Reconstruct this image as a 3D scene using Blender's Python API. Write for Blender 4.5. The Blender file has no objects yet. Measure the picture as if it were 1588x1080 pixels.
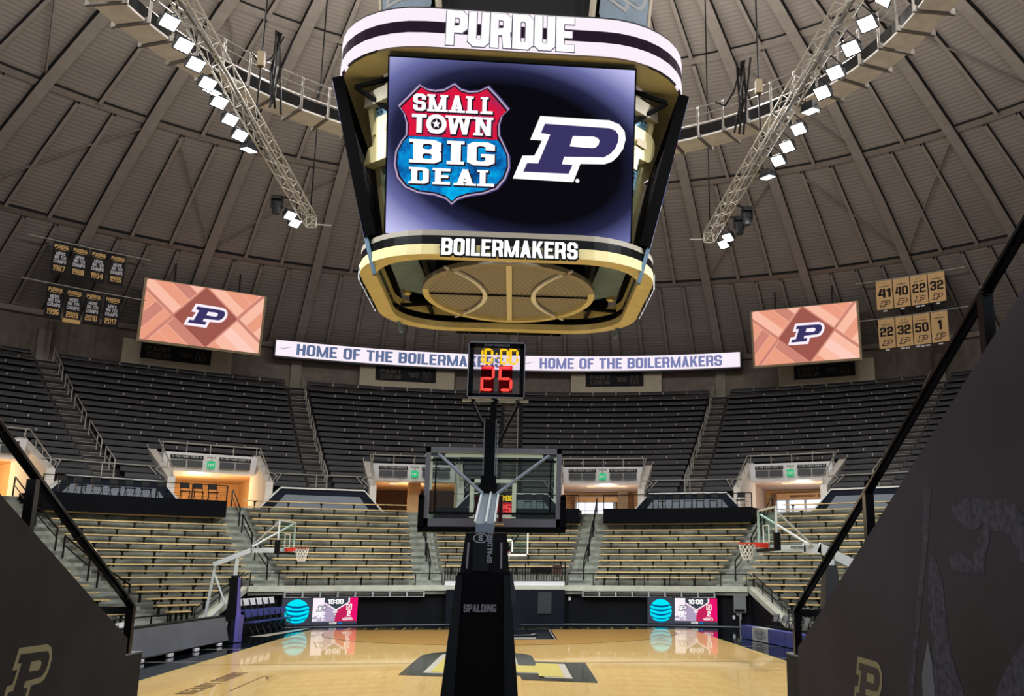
import bpy, math, random
from mathutils import Vector, Matrix
random.seed(7)
S = bpy.context.scene
COL = S.collection
rad, sin, cos, pi = math.radians, math.sin, math.cos, math.pi
def V(*a): return Vector(a)

# ------------------------------------------------------------------ camera
cam_data = bpy.data.cameras.new('camera'); cam = bpy.data.objects.new('camera', cam_data); COL.objects.link(cam)
pitch, yaw, roll = rad(13.07), rad(5.97), rad(.17)
F_ = V(sin(yaw)*cos(pitch), cos(yaw)*cos(pitch), sin(pitch)); R_ = V(cos(yaw), -sin(yaw), 0); U_ = R_.cross(F_)
R2, U2 = R_*cos(roll)+U_*sin(roll), -R_*sin(roll)+U_*cos(roll)
M_ = Matrix((R2, U2, -F_)).transposed().to_4x4(); M_.translation = V(.275, -26.26, 2.35)
cam.matrix_world = M_
cam_data.sensor_width = 36; cam_data.lens = 36*1487/1588; cam_data.shift_x = -(954-794)/1588
cam_data.clip_start = .05; cam_data.clip_end = 300
S.camera = cam
# ------------------------------------------------------------------ world, exposure
S.view_settings.view_transform = 'Standard'; S.view_settings.look = 'None'
S.view_settings.exposure = 0; S.view_settings.gamma = 1; S.view_settings.use_curve_mapping = False
W = bpy.data.worlds.new('world'); S.world = W; W.use_nodes = True
W.node_tree.nodes['Background'].inputs[0].default_value = (.80, .86, 1, 1)
W.node_tree.nodes['Background'].inputs[1].default_value = .26
def light(name, kind, loc, energy, color=(1, 1, 1), target=None, size=.3, spot=80, blend=.6, parent=None):
    d = bpy.data.lights.new(name, kind); d.energy = energy; d.color = color
    if kind == 'AREA': d.size = size
    else: d.shadow_soft_size = size
    if kind == 'SPOT': d.spot_size = rad(spot); d.spot_blend = blend
    o = bpy.data.objects.new(name, d); COL.objects.link(o); o.location = loc
    if target is not None: o.rotation_euler = (Vector(target)-Vector(loc)).to_track_quat('-Z', 'Y').to_euler()
    return o
K_FILL = 820      # unseen fill lights added above the catwalk for dome and stands
K_STAND = 3000
K_FLOOD = 2800      # court floods on the two trusses
for i in range(20):
    a = rad(18*i+9)
    light('fill_light', 'POINT', (13.45*sin(a), 13.45*cos(a), 22.6), K_FILL, (1, .95, .9), size=.12)

# ------------------------------------------------------------------ materials
def lin(c):
    c = c/255
    return c/12.92 if c <= .04045 else ((c+.055)/1.055)**2.4
def rgb(t): return (lin(t[0]), lin(t[1]), lin(t[2]), 1)
MATS = {}
def mat(name, col, rough=.6, metal=0, noise=0, scale=3, bump=0, emit=0, spec=.5, col2=None, coat=0):
    m = bpy.data.materials.new(name); m.use_nodes = True; n = m.node_tree.nodes; l = m.node_tree.links
    b = n['Principled BSDF']; c = rgb(col)
    b.inputs['Base Color'].default_value = c; b.inputs['Roughness'].default_value = rough
    b.inputs['Metallic'].default_value = metal; b.inputs['Specular IOR Level'].default_value = spec
    if coat: b.inputs['Coat Weight'].default_value = coat; b.inputs['Coat Roughness'].default_value = .035
    if emit:
        b.inputs['Base Color'].default_value = (0, 0, 0, 1); b.inputs['Emission Color'].default_value = c
        b.inputs['Emission Strength'].default_value = emit; b.inputs['Specular IOR Level'].default_value = .02
    if noise or col2:
        tc = n.new('ShaderNodeTexCoord'); t = n.new('ShaderNodeTexNoise'); t.inputs['Scale'].default_value = scale
        t.inputs['Detail'].default_value = 6; l.new(tc.outputs['Object'], t.inputs['Vector'])
        r = n.new('ShaderNodeValToRGB'); r.color_ramp.elements[0].position = .35; r.color_ramp.elements[1].position = .65
        if col2: r.color_ramp.elements[0].color = rgb(col2); r.color_ramp.elements[1].color = c
        else:
            r.color_ramp.elements[0].color = tuple(x*(1-noise) for x in c[:3])+(1,)
            r.color_ramp.elements[1].color = tuple(min(1, x*(1+noise)) for x in c[:3])+(1,)
        l.new(t.outputs['Fac'], r.inputs['Fac']); l.new(r.outputs['Color'], b.inputs['Emission Color' if emit else 'Base Color'])
        if bump:
            bp = n.new('ShaderNodeBump'); bp.inputs['Strength'].default_value = bump; bp.inputs['Distance'].default_value = .02
            l.new(t.outputs['Fac'], bp.inputs['Height']); l.new(bp.outputs['Normal'], b.inputs['Normal'])
    MATS[name] = m; return m
def emi(name, col, k=1.0, nosample=True):
    m = mat(name, col, emit=k)
    if nosample: m.cycles.emission_sampling = 'NONE'
    return m
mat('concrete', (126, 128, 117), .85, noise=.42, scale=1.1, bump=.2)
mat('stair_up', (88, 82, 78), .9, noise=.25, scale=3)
mat('ledge', (200, 202, 184), .8, noise=.08, scale=3)
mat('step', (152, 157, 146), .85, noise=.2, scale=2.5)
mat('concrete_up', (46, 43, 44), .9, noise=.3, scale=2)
mat('bench_wood', (230, 198, 136), .5, noise=.12, scale=4)
mat('seat_dark', (31, 30, 35), .5, noise=.2, scale=3)
mat('void', (3, 3, 4), .8, spec=.05)
mat('black', (7, 7, 8), .5, spec=.25)
mat('black_gloss', (7, 7, 9), .22)
mat('black_cloth', (5, 7, 13), .85, noise=.2, scale=5, spec=.15)
mat('navy', (12, 20, 38), .6, spec=.2)
mat('wall_black', (6, 8, 13), .6, noise=.2, scale=1, spec=.2)
mat('wall_pad', (12, 17, 28), .6, spec=.2)
mat('off_white', (238, 238, 240), .55, noise=.05)
mat('white', (235, 235, 232), .5)
mat('white_metal', (222, 228, 228), .35)
mat('grey', (120, 122, 124), .5)
mat('grey_light', (170, 172, 172), .6)
mat('slate', (128, 136, 146), .6)
mat('grey_dark', (52, 54, 58), .5)
mat('rail_grey', (172, 168, 158), .45)
mat('chrome', (190, 204, 216), .25, metal=.6)
mat('alu', (205, 198, 202), .5)
mat('cat_steel', (128, 122, 116), .5)
mat('gold', (224, 210, 152), .45, noise=.05)
mat('gold_dark', (150, 132, 98), .5)
mat('tan_paint', (196, 184, 160), .6, noise=.06)
mat('ring_grey', (150, 142, 128), .5)
mat('wall_tan', (128, 118, 108), .9, noise=.12, scale=2)
mat('wall_tan_light', (150, 143, 132), .9, noise=.1, scale=2)
mat('cheek', (232, 224, 214), .8, noise=.04)
mat('peach', (222, 182, 132), .8, noise=.05)
mat('peach_pink', (214, 190, 172), .8, noise=.05)
mat('brown', (70, 46, 34), .8)
mat('rib', (142, 133, 125), .8, noise=.08, scale=2)
mat('side_shade', (20, 17, 16), .95)  # shade on rib and ring beam sides, put into the colour
mat('cat_panel', (244, 240, 236), .7, noise=.08, scale=2)
mat('truss', (205, 200, 190), .4, metal=.2)
mat('lamp_body', (28, 32, 38), .5)
mat('orange', (225, 60, 40), .45)
mat('net', (235, 235, 230), .8)
mat('blue_pad', (58, 68, 134), .45)
mat('purple_pad', (112, 104, 190), .45)
mat('blue_steel', (96, 124, 146), .45, noise=.15, scale=2)
mat('perf', (120, 160, 185), .5)
mat('maroon', (92, 24, 32), .5)
mat('screen_off', (92, 96, 106), .3, noise=.08, scale=2)
mat('banner_black', (24, 24, 28), .85)
mat('banner_gold', (228, 188, 134), .85)
mat('banner_white', (225, 225, 232), .85)
mat('banner_yel', (236, 196, 130), .85)
mat('ink', (26, 12, 20), .85)
mat('sign_dim', (84, 78, 72), .7)
mat('logo_gold', (208, 194, 142), .6)
mat('logo_grey', (100, 92, 84), .6)
mat('tunnel_wall', (58, 53, 52), .62, noise=.22, scale=2.2, bump=.15)
mat('tunnel_wall2', (70, 66, 76), .55, noise=.3, scale=1.3, bump=.12)
mat('art', (98, 96, 108), .7, noise=.4, scale=30)
mat('art_pale', (150, 153, 160), .6)
mat('court_black', (14, 22, 26), .12)
mat('court_gold', (200, 184, 100), .22)
mat('court_white', (190, 184, 172), .22)
mat('court_brown', (96, 66, 30), .25)
mat('court_ink', (120, 92, 56), .25)
mat('apron', (8, 14, 18), .06, spec=.6)
mat('ivory', (226, 220, 190), .5)
# emitters (LED faces, lamps, daylight)
emi('led_white', (252, 240, 250), 1.0)
emi('led_pure', (255, 255, 255), 1.1)
emi('led_dark', (38, 22, 38), 1)
emi('led_line', (120, 110, 130), .8)
emi('led_navy', (58, 52, 100), 1)
emi('led_red', (222, 22, 62), 1)
emi('led_blue', (12, 120, 200), 1)
emi('led_cyan', (0, 226, 246), 1.05)
emi('led_cyan2', (0, 84, 140), 1)
emi('led_grey', (62, 66, 78), 1)
emi('led_crimson', (236, 16, 110), 1)
emi('led_crimson2', (196, 34, 88), 1)
emi('led_lilac', (176, 160, 190), 1)
emi('led_text', (96, 112, 150), 1)
emi('led_text2', (122, 128, 178), 1)
emi('led_yellow', (255, 200, 30), 1.1)
emi('led_digit', (255, 74, 66), 1.25)
emi('led_glow', (196, 8, 44), .9)
emi('exit_green', (30, 190, 120), 1)
emi('day', (236, 240, 255), 1.6, False)
emi('warm_lamp', (255, 226, 180), 1.1, False)
emi('flood', (240, 250, 255), 9, False)
emi('wood_a', (250, 190, 166), 1, False); emi('wood_b', (236, 158, 130), 1); emi('wood_c', (158, 88, 78), 1)
emi('wood_d', (255, 204, 190), 1); emi('wood_e', (206, 134, 118), 1)
def screen_mat():
    # content of the big screen: near-black middle, violet-white corners; a picture the LEDs give off
    m = emi('led_vignette', (10, 8, 18), 1, False); n = m.node_tree.nodes; l = m.node_tree.links; b = n['Principled BSDF']
    tc = n.new('ShaderNodeTexCoord'); mp = n.new('ShaderNodeMapping'); l.new(tc.outputs['UV'], mp.inputs['Vector'])
    mp.inputs['Location'].default_value = (-.53, -.48, 0)
    dm = n.new('ShaderNodeVectorMath'); dm.operation = 'MULTIPLY'; dm.inputs[1].default_value = (1.0, .92, 1); l.new(mp.outputs[0], dm.inputs[0])
    # rotate the ellipse a little
    mp2 = n.new('ShaderNodeMapping'); mp2.inputs['Rotation'].default_value = (0, 0, .42); l.new(dm.outputs[0], mp2.inputs['Vector'])
    m3 = n.new('ShaderNodeVectorMath'); m3.operation = 'MULTIPLY'; m3.inputs[1].default_value = (1.0, 1.25, 1); l.new(mp2.outputs[0], m3.inputs[0])
    ln = n.new('ShaderNodeVectorMath'); ln.operation = 'LENGTH'; l.new(m3.outputs[0], ln.inputs[0])
    r = n.new('ShaderNodeValToRGB'); e = r.color_ramp.elements
    e[0].position = .43; e[0].color = rgb((8, 7, 15)); e[1].position = .80; e[1].color = rgb((200, 200, 248))
    x = e.new(.53); x.color = rgb((34, 36, 66)); x = e.new(.64); x.color = rgb((104, 108, 164))
    l.new(ln.outputs['Value'], r.inputs['Fac']); l.new(r.outputs['Color'], b.inputs['Emission Color'])
screen_mat()
def dome_mat():
    m = mat('dome', (130, 119, 109), .9); n = m.node_tree.nodes; l = m.node_tree.links; b = n['Principled BSDF']
    tc = n.new('ShaderNodeTexCoord'); sp = n.new('ShaderNodeSeparateXYZ'); l.new(tc.outputs['Object'], sp.inputs[0])
    cb = n.new('ShaderNodeCombineXYZ'); l.new(sp.outputs[0], cb.inputs[0]); l.new(sp.outputs[1], cb.inputs[1])
    ln = n.new('ShaderNodeVectorMath'); ln.operation = 'LENGTH'; l.new(cb.outputs[0], ln.inputs[0])
    k = n.new('ShaderNodeMath'); k.operation = 'MULTIPLY'; k.inputs[1].default_value = 2*pi/.27; l.new(ln.outputs['Value'], k.inputs[0])
    s = n.new('ShaderNodeMath'); s.operation = 'SINE'; l.new(k.outputs[0], s.inputs[0])
    bp = n.new('ShaderNodeBump'); bp.inputs['Strength'].default_value = .3; bp.inputs['Distance'].default_value = .02
    l.new(s.outputs[0], bp.inputs['Height']); l.new(bp.outputs[0], b.inputs['Normal'])
    t = n.new('ShaderNodeTexNoise'); t.inputs['Scale'].default_value = .35; t.inputs['Detail'].default_value = 5; l.new(tc.outputs['Object'], t.inputs['Vector'])
    r = n.new('ShaderNodeValToRGB'); r.color_ramp.elements[0].position = .3; r.color_ramp.elements[1].position = .7
    r.color_ramp.elements[0].color = rgb((134, 126, 119)); r.color_ramp.elements[1].color = rgb((146, 137, 130))
    l.new(t.outputs['Fac'], r.inputs['Fac']); l.new(r.outputs[0], b.inputs['Base Color'])
dome_mat()
def wood_mat(name, ca, cb_):
    m = mat(name, ca, .34, spec=.3, coat=.6); n = m.node_tree.nodes; l = m.node_tree.links; b = n['Principled BSDF']
    tc = n.new('ShaderNodeTexCoord'); mp = n.new('ShaderNodeMapping'); mp.inputs['Scale'].default_value = (1, 1, 1); mp.inputs['Rotation'].default_value = (0, 0, pi/2)
    l.new(tc.outputs['Object'], mp.inputs[0])
    br = n.new('ShaderNodeTexBrick'); br.inputs['Scale'].default_value = 1; br.inputs['Brick Width'].default_value = 1.1; br.inputs['Row Height'].default_value = .06
    br.inputs['Mortar Size'].default_value = .0012; br.inputs['Color1'].default_value = rgb(ca); br.inputs['Color2'].default_value = rgb(cb_)
    br.inputs['Mortar'].default_value = rgb(tuple(x*.7 for x in cb_)); l.new(mp.outputs[0], br.inputs['Vector'])
    l.new(br.outputs['Color'], b.inputs['Base Color'])
    t = n.new('ShaderNodeTexNoise'); t.inputs['Scale'].default_value = 2.5; l.new(tc.outputs['Object'], t.inputs['Vector'])
    bp = n.new('ShaderNodeBump'); bp.inputs['Strength'].default_value = .02; bp.inputs['Distance'].default_value = .01
    l.new(t.outputs['Fac'], bp.inputs['Height']); l.new(bp.outputs[0], b.inputs['Normal'])
wood_mat('court_wood', (216, 180, 112), (207, 169, 100)); wood_mat('court_stain', (206, 160, 84), (198, 150, 74))
def glass_mat(name, col, a):
    m = bpy.data.materials.new(name); m.use_nodes = True; n = m.node_tree.nodes; l = m.node_tree.links; n.remove(n['Principled BSDF'])
    t = n.new('ShaderNodeBsdfTransparent'); t.inputs[0].default_value = rgb(col); g = n.new('ShaderNodeBsdfGlossy'); g.inputs['Roughness'].default_value = .03
    x = n.new('ShaderNodeMixShader'); x.inputs[0].default_value = a; l.new(t.outputs[0], x.inputs[1]); l.new(g.outputs[0], x.inputs[2])
    l.new(x.outputs[0], n['Material Output'].inputs[0]); MATS[name] = m
glass_mat('glass', (232, 244, 240), .04); glass_mat('glass_clear', (246, 244, 248), .03); glass_mat('mesh_see', (150, 142, 120), .0)
def mesh_panel():
    # perforated tan sheet: real holes as transparency in a dot grid
    m = mat('perf_tan', (158, 142, 112), .7); n = m.node_tree.nodes; l = m.node_tree.links; b = n['Principled BSDF']
    tc = n.new('ShaderNodeTexCoord'); w = n.new('ShaderNodeTexWave'); w.inputs['Scale'].default_value = 5; w.bands_direction = 'DIAGONAL'
    l.new(tc.outputs['Object'], w.inputs['Vector']); r = n.new('ShaderNodeValToRGB')
    r.color_ramp.elements[0].color = rgb((92, 90, 88)); r.color_ramp.elements[1].color = rgb((176, 172, 166)); l.new(w.outputs['Fac'], r.inputs[0]); l.new(r.outputs[0], b.inputs['Base Color'])
    m = mat('perf_blue', (110, 160, 190), .5); n = m.node_tree.nodes; l = m.node_tree.links; b = n['Principled BSDF']
    tc = n.new('ShaderNodeTexCoord'); v = n.new('ShaderNodeTexVoronoi'); v.inputs['Scale'].default_value = 9; v.inputs['Randomness'].default_value = .1
    l.new(tc.outputs['Object'], v.inputs['Vector']); r = n.new('ShaderNodeValToRGB'); r.color_ramp.interpolation = 'CONSTANT'
    r.color_ramp.elements[0].color = rgb((14, 24, 40)); r.color_ramp.elements[1].color = rgb((130, 176, 204)); r.color_ramp.elements[1].position = .4
    l.new(v.outputs['Distance'], r.inputs[0]); l.new(r.outputs[0], b.inputs['Base Color'])
mesh_panel()
def marking():
    m = mat('marking', (235, 238, 232), .5); n = m.node_tree.nodes; l = m.node_tree.links; b = n['Principled BSDF']
    t = n.new('ShaderNodeBsdfTranslucent'); t.inputs[0].default_value = rgb((240, 242, 236)); x = n.new('ShaderNodeMixShader'); x.inputs[0].default_value = .6
    l.new(b.outputs[0], x.inputs[1]); l.new(t.outputs[0], x.inputs[2]); l.new(x.outputs[0], n['Material Output'].inputs[0])
marking()

def speckle(name, c0, c1, c2):
    m = emi(name, c0, 1); n = m.node_tree.nodes; l = m.node_tree.links; b = n['Principled BSDF']
    tc = n.new('ShaderNodeTexCoord'); t = n.new('ShaderNodeTexNoise'); t.inputs['Scale'].default_value = 1.6; t.inputs['Detail'].default_value = 9; t.inputs['Roughness'].default_value = .75
    l.new(tc.outputs['Object'], t.inputs['Vector']); r = n.new('ShaderNodeValToRGB'); e = r.color_ramp.elements
    e[0].position = .36; e[0].color = rgb(c0); e[1].position = .64; e[1].color = rgb(c2); x = e.new(.5); x.color = rgb(c1)
    l.new(t.outputs['Fac'], r.inputs['Fac']); l.new(r.outputs[0], b.inputs['Emission Color'])
speckle('shield_red', (236, 14, 52), (214, 24, 64), (150, 40, 90)); speckle('shield_blue', (10, 50, 110), (10, 120, 196), (0, 180, 240))
glass_mat('led_glow_t', (255, 40, 70), 0)
# ------------------------------------------------------------------ mesh builder
class MB:
    def __init__(s): s.v = []; s.f = []; s.m = []; s.mats = []; s.uv = {}
    def mi(s, name):
        if name not in s.mats: s.mats.append(name)
        return s.mats.index(name)
    def add(s, vs, fs, mt):
        b = len(s.v); i = s.mi(mt); s.v += [Vector(v) for v in vs]
        for f in fs: s.f.append([b+k for k in f]); s.m.append(i)
        return s
    def quad(s, a, b, c, d, mt, uv=False):
        s.add([a, b, c, d], [(0, 1, 2, 3)], mt)
        if uv: s.uv[len(s.f)-1] = ((0, 0), (1, 0), (1, 1), (0, 1))
        return s
    def box(s, c, size, mt, ang=0, M=None):
        x, y, z = [k/2 for k in size]; c = Vector(c); ca, sa = cos(ang), sin(ang); vs = []
        for dz in (-z, z):
            for dx, dy in ((-x, -y), (x, -y), (x, y), (-x, y)):
                p = Vector((dx*ca-dy*sa, dx*sa+dy*ca, dz)); vs.append(c+(M @ Vector((dx, dy, dz)) if M else p))
        return s.add(vs, [(3, 2, 1, 0), (4, 5, 6, 7), (0, 1, 5, 4), (1, 2, 6, 5), (2, 3, 7, 6), (3, 0, 4, 7)], mt)
    def hexa(s, lo, hi, mt):   # two quads (4 points each), joined
        return s.add(list(lo)+list(hi), [(3, 2, 1, 0), (4, 5, 6, 7), (0, 1, 5, 4), (1, 2, 6, 5), (2, 3, 7, 6), (3, 0, 4, 7)], mt)
    def tube(s, p, q, r, mt, n=6, r2=None):
        p, q = Vector(p), Vector(q); d = q-p
        if d.length < 1e-6: return s
        w = d.to_track_quat('Z', 'Y').to_matrix(); r2 = r if r2 is None else r2; vs = []
        for c, rr in ((p, r), (q, r2)):
            for i in range(n): a = 2*pi*i/n+pi/n; vs.append(c+w @ Vector((rr*cos(a), rr*sin(a), 0)))
        fs = [(i, (i+1) % n, n+(i+1) % n, n+i) for i in range(n)]+[tuple(range(n))[::-1], tuple(range(n, 2*n))]
        return s.add(vs, fs, mt)
    def path(s, pts, r, mt, n=6):
        for a, b in zip(pts, pts[1:]): s.tube(a, b, r, mt, n)
        return s
    def beam(s, p, q, w, h, mt, up=(0, 0, 1)):
        p, q = Vector(p), Vector(q); d = (q-p).normalized(); sd = d.cross(Vector(up)); sd.normalize(); u = sd.cross(d)
        vs = [c+sd*a*w/2+u*b*h/2 for c in (p, q) for a, b in ((-1, -1), (1, -1), (1, 1), (-1, 1))]
        return s.add(vs, [(3, 2, 1, 0), (4, 5, 6, 7), (0, 1, 5, 4), (1, 2, 6, 5), (2, 3, 7, 6), (3, 0, 4, 7)], mt)
    def arc(s, r0, r1, z0, z1, a0, a1, mt, n=6):   # curved bar about the arena axis
        vs = []
        for i in range(n+1):
            a = a0+(a1-a0)*i/n
            vs += [P(a, r0, z0), P(a, r1, z0), P(a, r1, z1), P(a, r0, z1)]
        fs = []
        for i in range(n):
            b = 4*i
            for k in range(4): fs.append((b+k, b+(k+1) % 4, b+4+(k+1) % 4, b+4+k))
        fs += [(0, 1, 2, 3)[::-1], (4*n, 4*n+1, 4*n+2, 4*n+3)]
        return s.add(vs, fs, mt)
    def sweep(s, prof, a0, a1, n, mt):
        k = len(prof); vs = [P(a0+(a1-a0)*i/n, r, z) for i in range(n+1) for r, z in prof]
        fs = [(i*k+j, i*k+j+1, (i+1)*k+j+1, (i+1)*k+j) for i in range(n) for j in range(k-1)]
        return s.add(vs, fs, mt)
    def poly(s, pts, mp, mt, d=0):
        return s.add([mp(x, y, d) for x, y in pts], [tuple(range(len(pts)))], mt)
    def disc(s, cx, cy, rx, ry, mp, mt, d=0, n=28):
        return s.poly([(cx+rx*cos(2*pi*i/n), cy+ry*sin(2*pi*i/n)) for i in range(n)], mp, mt, d)
    def rect(s, x0, y0, x1, y1, mp, mt, d=0): return s.poly([(x0, y0), (x1, y0), (x1, y1), (x0, y1)], mp, mt, d)
    def text(s, st, cx, cy, w, h, mp, mt, d=.01, bold=.02, grow=0, slab=False):
        for ip, p in enumerate(glyphs(st, slab)):
            q = [(cx+x*w, cy+y*h) for x, y in p]
            if grow:
                n = len(q); ar = sum(q[i][0]*q[(i+1) % n][1]-q[(i+1) % n][0]*q[i][1] for i in range(n)); sg = 1 if ar > 0 else -1; o = []
                for i in range(n):
                    a, b_, c = q[i-1], q[i], q[(i+1) % n]; e1 = Vector((b_[0]-a[0], b_[1]-a[1])); e2 = Vector((c[0]-b_[0], c[1]-b_[1]))
                    if e1.length < 1e-9 or e2.length < 1e-9: o.append(b_); continue
                    e1.normalize(); e2.normalize(); n1 = Vector((e1.y, -e1.x)); n2 = Vector((e2.y, -e2.x)); v = (n1+n2)
                    v = v/max(.4, v.length_squared/2)*grow*sg if v.length > .1 else n1*grow*sg
                    o.append((b_[0]+v.x, b_[1]+v.y))
                q = o
            s.add([mp(x, y, d+.0004*(ip % 7)) for x, y in q], [tuple(range(len(q)))], mt)
        return s
    def plogo(s, cx, cy, h, mp, mo, mi_, mc, d=.01):
        for pts, mt, k in ((PO, mo, 1), (PI_, mi_, 2), (PC, mc, 3)):
            if mt: s.poly([(cx+x*h, cy+y*h) for x, y in pts], mp, mt, d*k)
        return s
    def build(s, name, parent=None, label=None, cat=None, kind=None, group=None, smooth=False):
        me = bpy.data.meshes.new(name); me.from_pydata(s.v, [], s.f)
        for k in s.mats: me.materials.append(MATS[k])
        me.polygons.foreach_set('material_index', s.m)
        if s.uv:
            u = me.uv_layers.new(name='UVMap')
            for fi, uv in s.uv.items():
                for li, t in zip(me.polygons[fi].loop_indices, uv): u.data[li].uv = t
        me.update()
        if smooth: me.polygons.foreach_set('use_smooth', [True]*len(me.polygons))
        o = bpy.data.objects.new(name, me); COL.objects.link(o)
        if parent: o.parent = parent; o.matrix_parent_inverse = Matrix.Translation(-ORIG(parent))
        tag(o, label, cat, kind, group); return o
def ORIG(p):
    return p.matrix_basis.translation.copy()
def tag(o, label=None, cat=None, kind=None, group=None):
    for k, v in (('label', label), ('category', cat), ('kind', kind), ('group', group)):
        if v: o[k] = v
def T(name, label, cat, loc=(0, 0, 0), group=None, kind=None):
    o = bpy.data.objects.new(name, None); COL.objects.link(o); o.location = loc; o.empty_display_size = .2
    tag(o, label, cat, kind, group); return o
def copy_tree(root, loc, rz, label, group=None):
    r = root.copy(); COL.objects.link(r); r.location = loc; r.rotation_euler = (0, 0, rz); r['label'] = label
    if group: r['group'] = group
    for c in root.children:
        d = c.copy(); COL.objects.link(d); d.parent = r
        for g in c.children: e = g.copy(); COL.objects.link(e); e.parent = d
    return r
def P(az, r, z): a = rad(az); return Vector((r*sin(a), r*cos(a), z))
_g = {}
def r8(x0, y0, x1, y1, tx, ty, cx, cy, segs):
    O = [(x0+cx, y0), (x1-cx, y0), (x1, y0+cy), (x1, y1-cy), (x1-cx, y1), (x0+cx, y1), (x0, y1-cy), (x0, y0+cy)]
    X0, Y0, X1, Y1 = x0+tx, y0+ty, x1-tx, y1-ty; k, j = min(cx*.35, (X1-X0)*.4), min(cy*.35, (Y1-Y0)*.4)
    I = [(X0+k, Y0), (X1-k, Y0), (X1, Y0+j), (X1, Y1-j), (X1-k, Y1), (X0+k, Y1), (X0, Y1-j), (X0, Y0+j)]
    return [[O[i], O[(i+1) % 8], I[(i+1) % 8], I[i]] for i in segs]
def rc(a, b, c, d): return [(a, b), (c, b), (c, d), (a, d)]
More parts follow.
